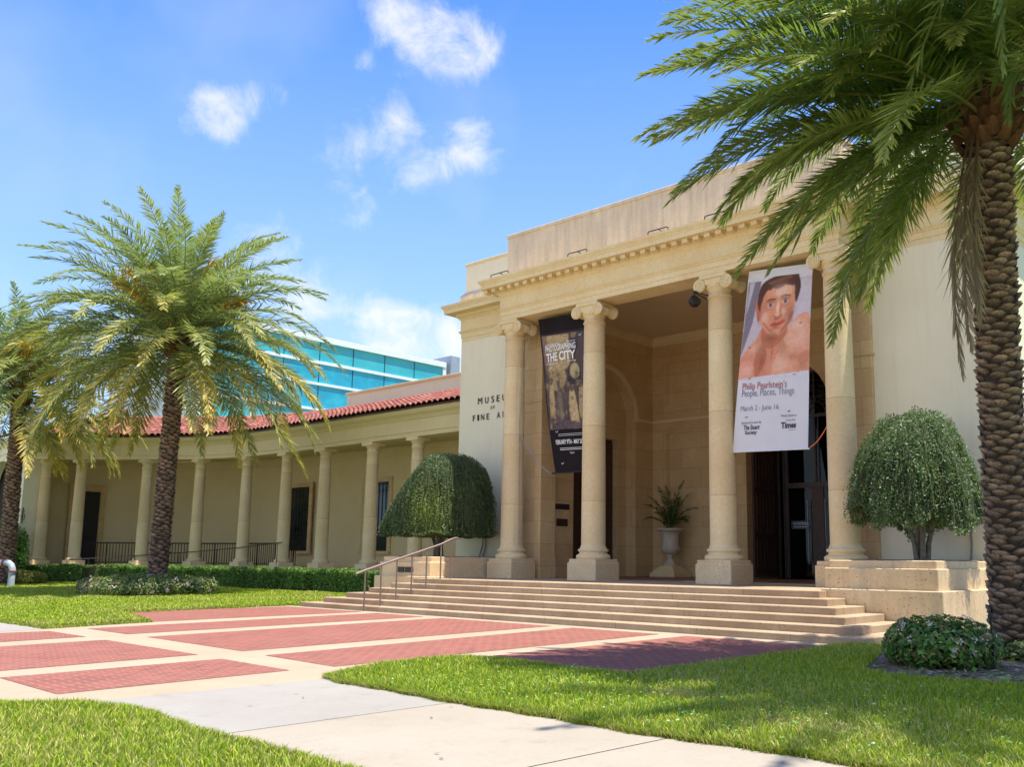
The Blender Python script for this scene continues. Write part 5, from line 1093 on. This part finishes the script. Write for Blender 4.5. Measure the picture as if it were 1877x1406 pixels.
# hedges
def hedge(label, line, w, h, n, size, cols, gap=None):
    t = thing('hedge', label, 'hedge', (line[0][0], line[0][1], 0), 'clipped hedges along the colonnade')
    P, Nn, q = resample(line, .2); s = rng.uniform(0, q[-1], n); u = rng.uniform(-1, 1, n); top = rng.random(n) < .42
    px = np.interp(s, q, P[:, 0]); py = np.interp(s, q, P[:, 1]); nx = np.interp(s, q, Nn[:, 0]); ny = np.interp(s, q, Nn[:, 1])
    wob = 1 + .07 * np.sin(s * 3.1) + .05 * np.sin(s * 7.3); off = np.where(top, u * w, np.where(rng.random(n) < .8, 1, -1) * w * (1 - .25 * rng.random(n) ** 2)) * wob
    z = np.where(top, h * (1 - .12 * rng.random(n) ** 2), rng.uniform(.02, 1, n) * h) * (1 + .05 * np.sin(s * 2.3) + .04 * np.sin(s * 9))
    Pt = np.column_stack([px + nx * off, py + ny * off, z]); NN = np.where(top[:, None], np.array([0, 0, 1.]), np.column_stack([nx * np.sign(off), ny * np.sign(off), np.zeros(n)]))
    m = MB(); leaf_cloud(m, Pt, norm(NN), size, cols, .55, .8); m.build('foliage', 'foliage', t)
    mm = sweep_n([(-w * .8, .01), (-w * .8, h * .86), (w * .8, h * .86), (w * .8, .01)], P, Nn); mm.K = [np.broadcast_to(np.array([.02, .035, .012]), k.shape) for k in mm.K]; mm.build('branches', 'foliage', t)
hedge('long clipped dark green hedge running along the foot of the colonnade', smooth_path([(-41.6, 17.2), (-38.5, 18.3), (-35.5, 18.75), (-31.5, 18.95), (-27.5, 19.1), (-25.2, 19.2)]), .55, .80, 30000, .085, GL)
hedge('short clipped hedge below the left end of the colonnade', smooth_path([(-46.6, 14.6), (-44.8, 15.6), (-42.7, 16.9)]), .45, .78, 7000, .10, GL)
HW = [(.09, .15, .03), (.13, .21, .04), (.05, .10, .02), (.20, .17, .06), (.22, .30, .07)]
bush('oval bed of low pink flowering bushes round the foot of the tall palm', 'flower_bed', (-29.1, 13.35, .25), (1.75, 1.85, .40), 13000, .085, HW, 'flower bed', 150, (.62, .48, .48), fsize=.07)
bush('low yellow green clipped bush at the far left by the standpipe', 'bush', (-42.3, 14.1, .25), (1.15, .8, .36), 6500, .085, [(.30, .32, .05), (.22, .26, .04), (.12, .17, .03), (.30, .20, .05)], 'bush')
bush('leafy flowering bush with pink white blossoms in front of the right planter', 'flowering_bush', (-4.32, 11.55, .25), (.66, .68, .37), 5600, .075, [(.06, .17, .02), (.11, .25, .035), (.22, .38, .08), (.24, .17, .06), (.035, .09, .015)], 'bush', 46, (.80, .66, .62), pw=2.0, fsize=.045)
bush('loose green shrub behind the trunk of the leftmost palm', 'shrub', (-44.8, 14.2, 1.2), (1.0, .9, 1.5), 5000, .14, [(.10, .30, .03), (.16, .36, .05), (.07, .20, .03)], 'bush', pw=2.2)
bush('low sprawling green ground cover round the foot of the near palm', 'ground_cover', (-3.9, 13.2, .10), (.75, .6, .16), 1800, .075, [(.12, .18, .03), (.20, .22, .06), (.08, .12, .03)], 'ground cover', pw=2.2)
# weeping topiary trees on the planters
def weeping(label, cx, cy, zb, zt, zbase, rx, ry, pw, nst, seed, cols, yel=None, hole=None, irr=.5, ex=.42, slope=0, zrough=0., skew=0.):
    global rng
    keep = rng; rng = np.random.default_rng(seed); rr = random.Random(seed)
    t = thing('weeping_tree', label, 'tree', (cx, cy, zbase), 'clipped weeping trees on the planters')
    m = MB()
    for k in range(4):
        a = k * 1.57 + .5; x0, y0 = cx + .09 * math.cos(a), cy + .09 * math.sin(a); x1, y1 = cx + .42 * math.cos(a), cy + .42 * math.sin(a)
        m.tube([(x0, y0, zbase - .02), (x0 + rr.uniform(-.05, .05), y0 + rr.uniform(-.03, .03), zbase + .3), ((x0 + x1) / 2, (y0 + y1) / 2, zb + .1), (x1, y1, zb + .5), (cx + rx * .5 * math.cos(a), cy + ry * .5 * math.sin(a), zt - .7)], .062, 8, (1, 1, 1), .02)
    m.build('trunk', 'tree_bark', t)
    H = zt - zb; n = nst; u = rng.uniform(-1, 1, n); v = rng.uniform(-1, 1, n)
    sq = (np.abs(u) ** pw + np.abs(v) ** pw); ok = sq < 1; u, v, sq = u[ok], v[ok], sq[ok]; extra = int(n * .75); th = rng.uniform(0, 2 * PI, extra); cu, sv = np.cos(th), np.sin(th); k = (np.abs(cu) ** pw + np.abs(sv) ** pw) ** (1 / pw); rad = 1 - .15 * rng.random(extra) ** 2
    u = np.concatenate([u, cu / k * rad]); v = np.concatenate([v, sv / k * rad]); sq = np.clip(np.abs(u) ** pw + np.abs(v) ** pw, 0, 1)
    z0 = zb + H * (.16 + .84 * (1 - sq) ** ex) * rng.uniform(.97, 1.03, len(u)); x0 = cx + u * rx; y0 = cy + v * ry
    wb = 1 + .055 * irr * np.sin(np.arctan2(v, u) * 5 + seed) + .04 * irr * np.sin(np.arctan2(v, u) * 11 + 2); x0 = cx + u * rx * wb; y0 = cy + v * ry * wb; z0 = z0 + irr * (.10 * np.sin(x0 * 4.3 + seed) + .08 * np.sin(y0 * 5.1) + .05 * np.sin(x0 * 11))
    steps = 11; ln_ = rng.uniform(.3, 1.0, len(u)) * np.minimum(1, (z0 - zb) / .5 + .3); low = rng.random(len(u)) < .25; z0 = np.where(low, zb + rng.uniform(.1, .9, len(u)), z0)
    if slope:
        w_ = (.75 * (x0 - cx) / rx + .66 * (y0 - cy) / ry); z0 = np.minimum(z0, zb + H * np.clip(.22 + .80 * (w_ + 1.25) / 1.15, .1, 1.0) * rng.uniform(.97, 1.02, len(u)))
    w2 = .75 * (x0 - cx) / rx + .66 * (y0 - cy) / ry; z0 = z0 - skew * np.clip(w2 + .25, 0, 2) ** 1.5
    an_ = np.arctan2(y0 - cy, x0 - cx); zlow = zb + zrough * (.5 * np.sin(an_ * 2 + .6) + .35 * np.sin(an_ * 5 + 1) + .2 * np.sin(an_ * 11))
    PL = []; NL = []; TW = MB(); out = norm(np.column_stack([u / rx, v / ry, np.zeros(len(u))]))
    az = rng.uniform(0, 2 * PI, len(u)); bend = rng.uniform(.02, .16, len(u))
    for s in range(steps):
        q = s / (steps - 1); z = z0 - ln_ * q; z = np.maximum(z, zlow - .04 + .06 * np.sin(x0 * 9) + (rng.random(len(u)) * .12 if zrough else 0)); x = x0 + out[:, 0] * bend * q + np.cos(az) * bend * .5 * q; y = y0 + out[:, 1] * bend * q + np.sin(az) * bend * .5 * q
        # keep inside the clipped outline
        PL.append(np.column_stack([x, y, z]) + rng.normal(0, .012, (len(u), 3))); NL.append(norm(out + np.array([0, 0, .5])))
    P = np.concatenate(PL); Nn = np.concatenate(NL)
    if hole: kp = ~hole(P); P = P[kp]; Nn = Nn[kp]
    D = norm(np.array([0, 0, -1.0]) + unit(len(P)) * 1.25); Q = norm(Nn + unit(len(P)) * .7); Q = norm(Q - D * np.sum(D * Q, 1)[:, None]); ci = rng.integers(0, len(cols), len(P)); col = np.array(cols)[ci] * rng.uniform(.65, 1.3, (len(P), 1))
    patch = .5 + .5 * np.sin(P[:, 0] * 4.1 + 2) * np.sin(P[:, 2] * 3.7) * np.sin(P[:, 1] * 3.3 + 1); col = col * (.75 + .5 * patch)[:, None]
    if yel:
        w = np.exp(-((P - np.array(yel[:3])) ** 2).sum(1) / yel[3] ** 2)[:, None]; col = col * (1 - w * .7) + np.array([.26, .34, .05]) * w * .8
    m = MB(); sz = rng.uniform(.045, .08, len(P)); m.add(*quads(P, D, Q, sz, sz * .42, col))
    m.build('crown', 'foliage', t)
    m = MB(); sel = rng.choice(len(u), min(len(u), 1100), False)
    for i in sel:
        pts = [tuple(PL[s][i] + out[i] * .012) for s in (0, 5, 10)]; m.tube(pts, .005, 3, (.17, .17, .10))
    m.build('twigs', 'twigs_mat', t)
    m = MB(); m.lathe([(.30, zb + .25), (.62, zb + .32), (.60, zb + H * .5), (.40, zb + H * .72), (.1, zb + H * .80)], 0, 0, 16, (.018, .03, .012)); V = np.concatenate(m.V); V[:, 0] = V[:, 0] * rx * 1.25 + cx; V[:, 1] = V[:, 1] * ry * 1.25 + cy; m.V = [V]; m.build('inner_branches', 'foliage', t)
    rng = keep; return t
leafy('twigs_mat', .8, 0, .2)
WT = [(.06, .115, .035), (.085, .15, .05), (.045, .09, .028), (.13, .19, .075), (.10, .13, .06)]
weeping('clipped weeping tree with a boxy flat sided crown on the left planter', -20.33, 17.35, 1.93, 4.13, 1.29, 1.20, 1.22, 4.5, 5200, 21, WT, (-19.5, 16.2, 2.5, .55), ex=.30, slope=1)
weeping('looser rounded weeping tree on the right planter by the palm trunk', -6.74, 17.42, 2.05, 4.10, 1.29, 1.10, 1.12, 2.2, 4000, 22, [(.07, .16, .04), (.11, .21, .06), (.05, .11, .03), (.19, .23, .11), (.14, .16, .09)], irr=.9, ex=.42, zrough=.34, skew=.36)
# potted palm in the urn
pt = thing('potted_palm', 'dark green feathery palm growing in the stone urn', 'plant', (-17.12, 23.95, 2.15)); m = MB()
for k in range(14):
    az = k * 2.4; el = 1.50 - .035 * k; frond(m, (-17.12 + .05 * math.cos(az), 23.95 + .05 * math.sin(az), 2.15), az, el, 1.60 - .055 * k, .55 + .09 * k, 24, .034, .30, (.035, .09, .025))
m.build('fronds', 'palm_leaf', pt)
m = MB()
for k in range(9): a = k * .7; m.tube([(-17.12 + .08 * math.cos(a), 23.95 + .08 * math.sin(a), 2.12), (-17.12 + .14 * math.cos(a), 23.95 + .14 * math.sin(a), 2.75)], .016, 5, (.10, .14, .04))
m.build('stems', 'foliage', pt)
# ================================================================== SMALL THINGS
sp = thing('standpipe', 'pale blue grey bent standpipe with a red valve at the far left', 'pipe', (-38.5, 12.5, 0))
m = MB(); m.tube([(-38.35, 12.5, 0), (-38.35, 12.5, .72), (-38.42, 12.47, .84), (-38.55, 12.42, .92), (-38.75, 12.35, .94), (-39.0, 12.2, .90), (-39.6, 11.95, .78), (-39.75, 11.9, .6), (-39.75, 11.9, 0)], .115, 14); m.build('pipe', 'pipe_paint', sp)
m = MB(); m.lathe([(.15, .60), (.15, .65)], -38.35, 12.5, 16); m.tube([(-38.72, 12.36, .94), (-38.76, 12.34, .94)], .15, 14); m.tube([(-38.75, 12.3, .95), (-38.75, 12.3, 1.12)], .025, 6); m.build('valve', 'red_valve', sp)
tag((lambda q: (q.tube([(-3.69, 11.54, .02), (-3.70, 11.54, .62), (-3.70, 11.53, .66)], .012, 6), q.lathe([(.03, .60), (.035, .64), (.02, .67)], -3.70, 11.54, 8), q.build('sprinkler_riser', 'black_iron', center=(-3.69, 11.54, 0)))[-1])(MB()), 'thin dark sprinkler riser standing in the mulch beside the flowering bush', 'sprinkler')
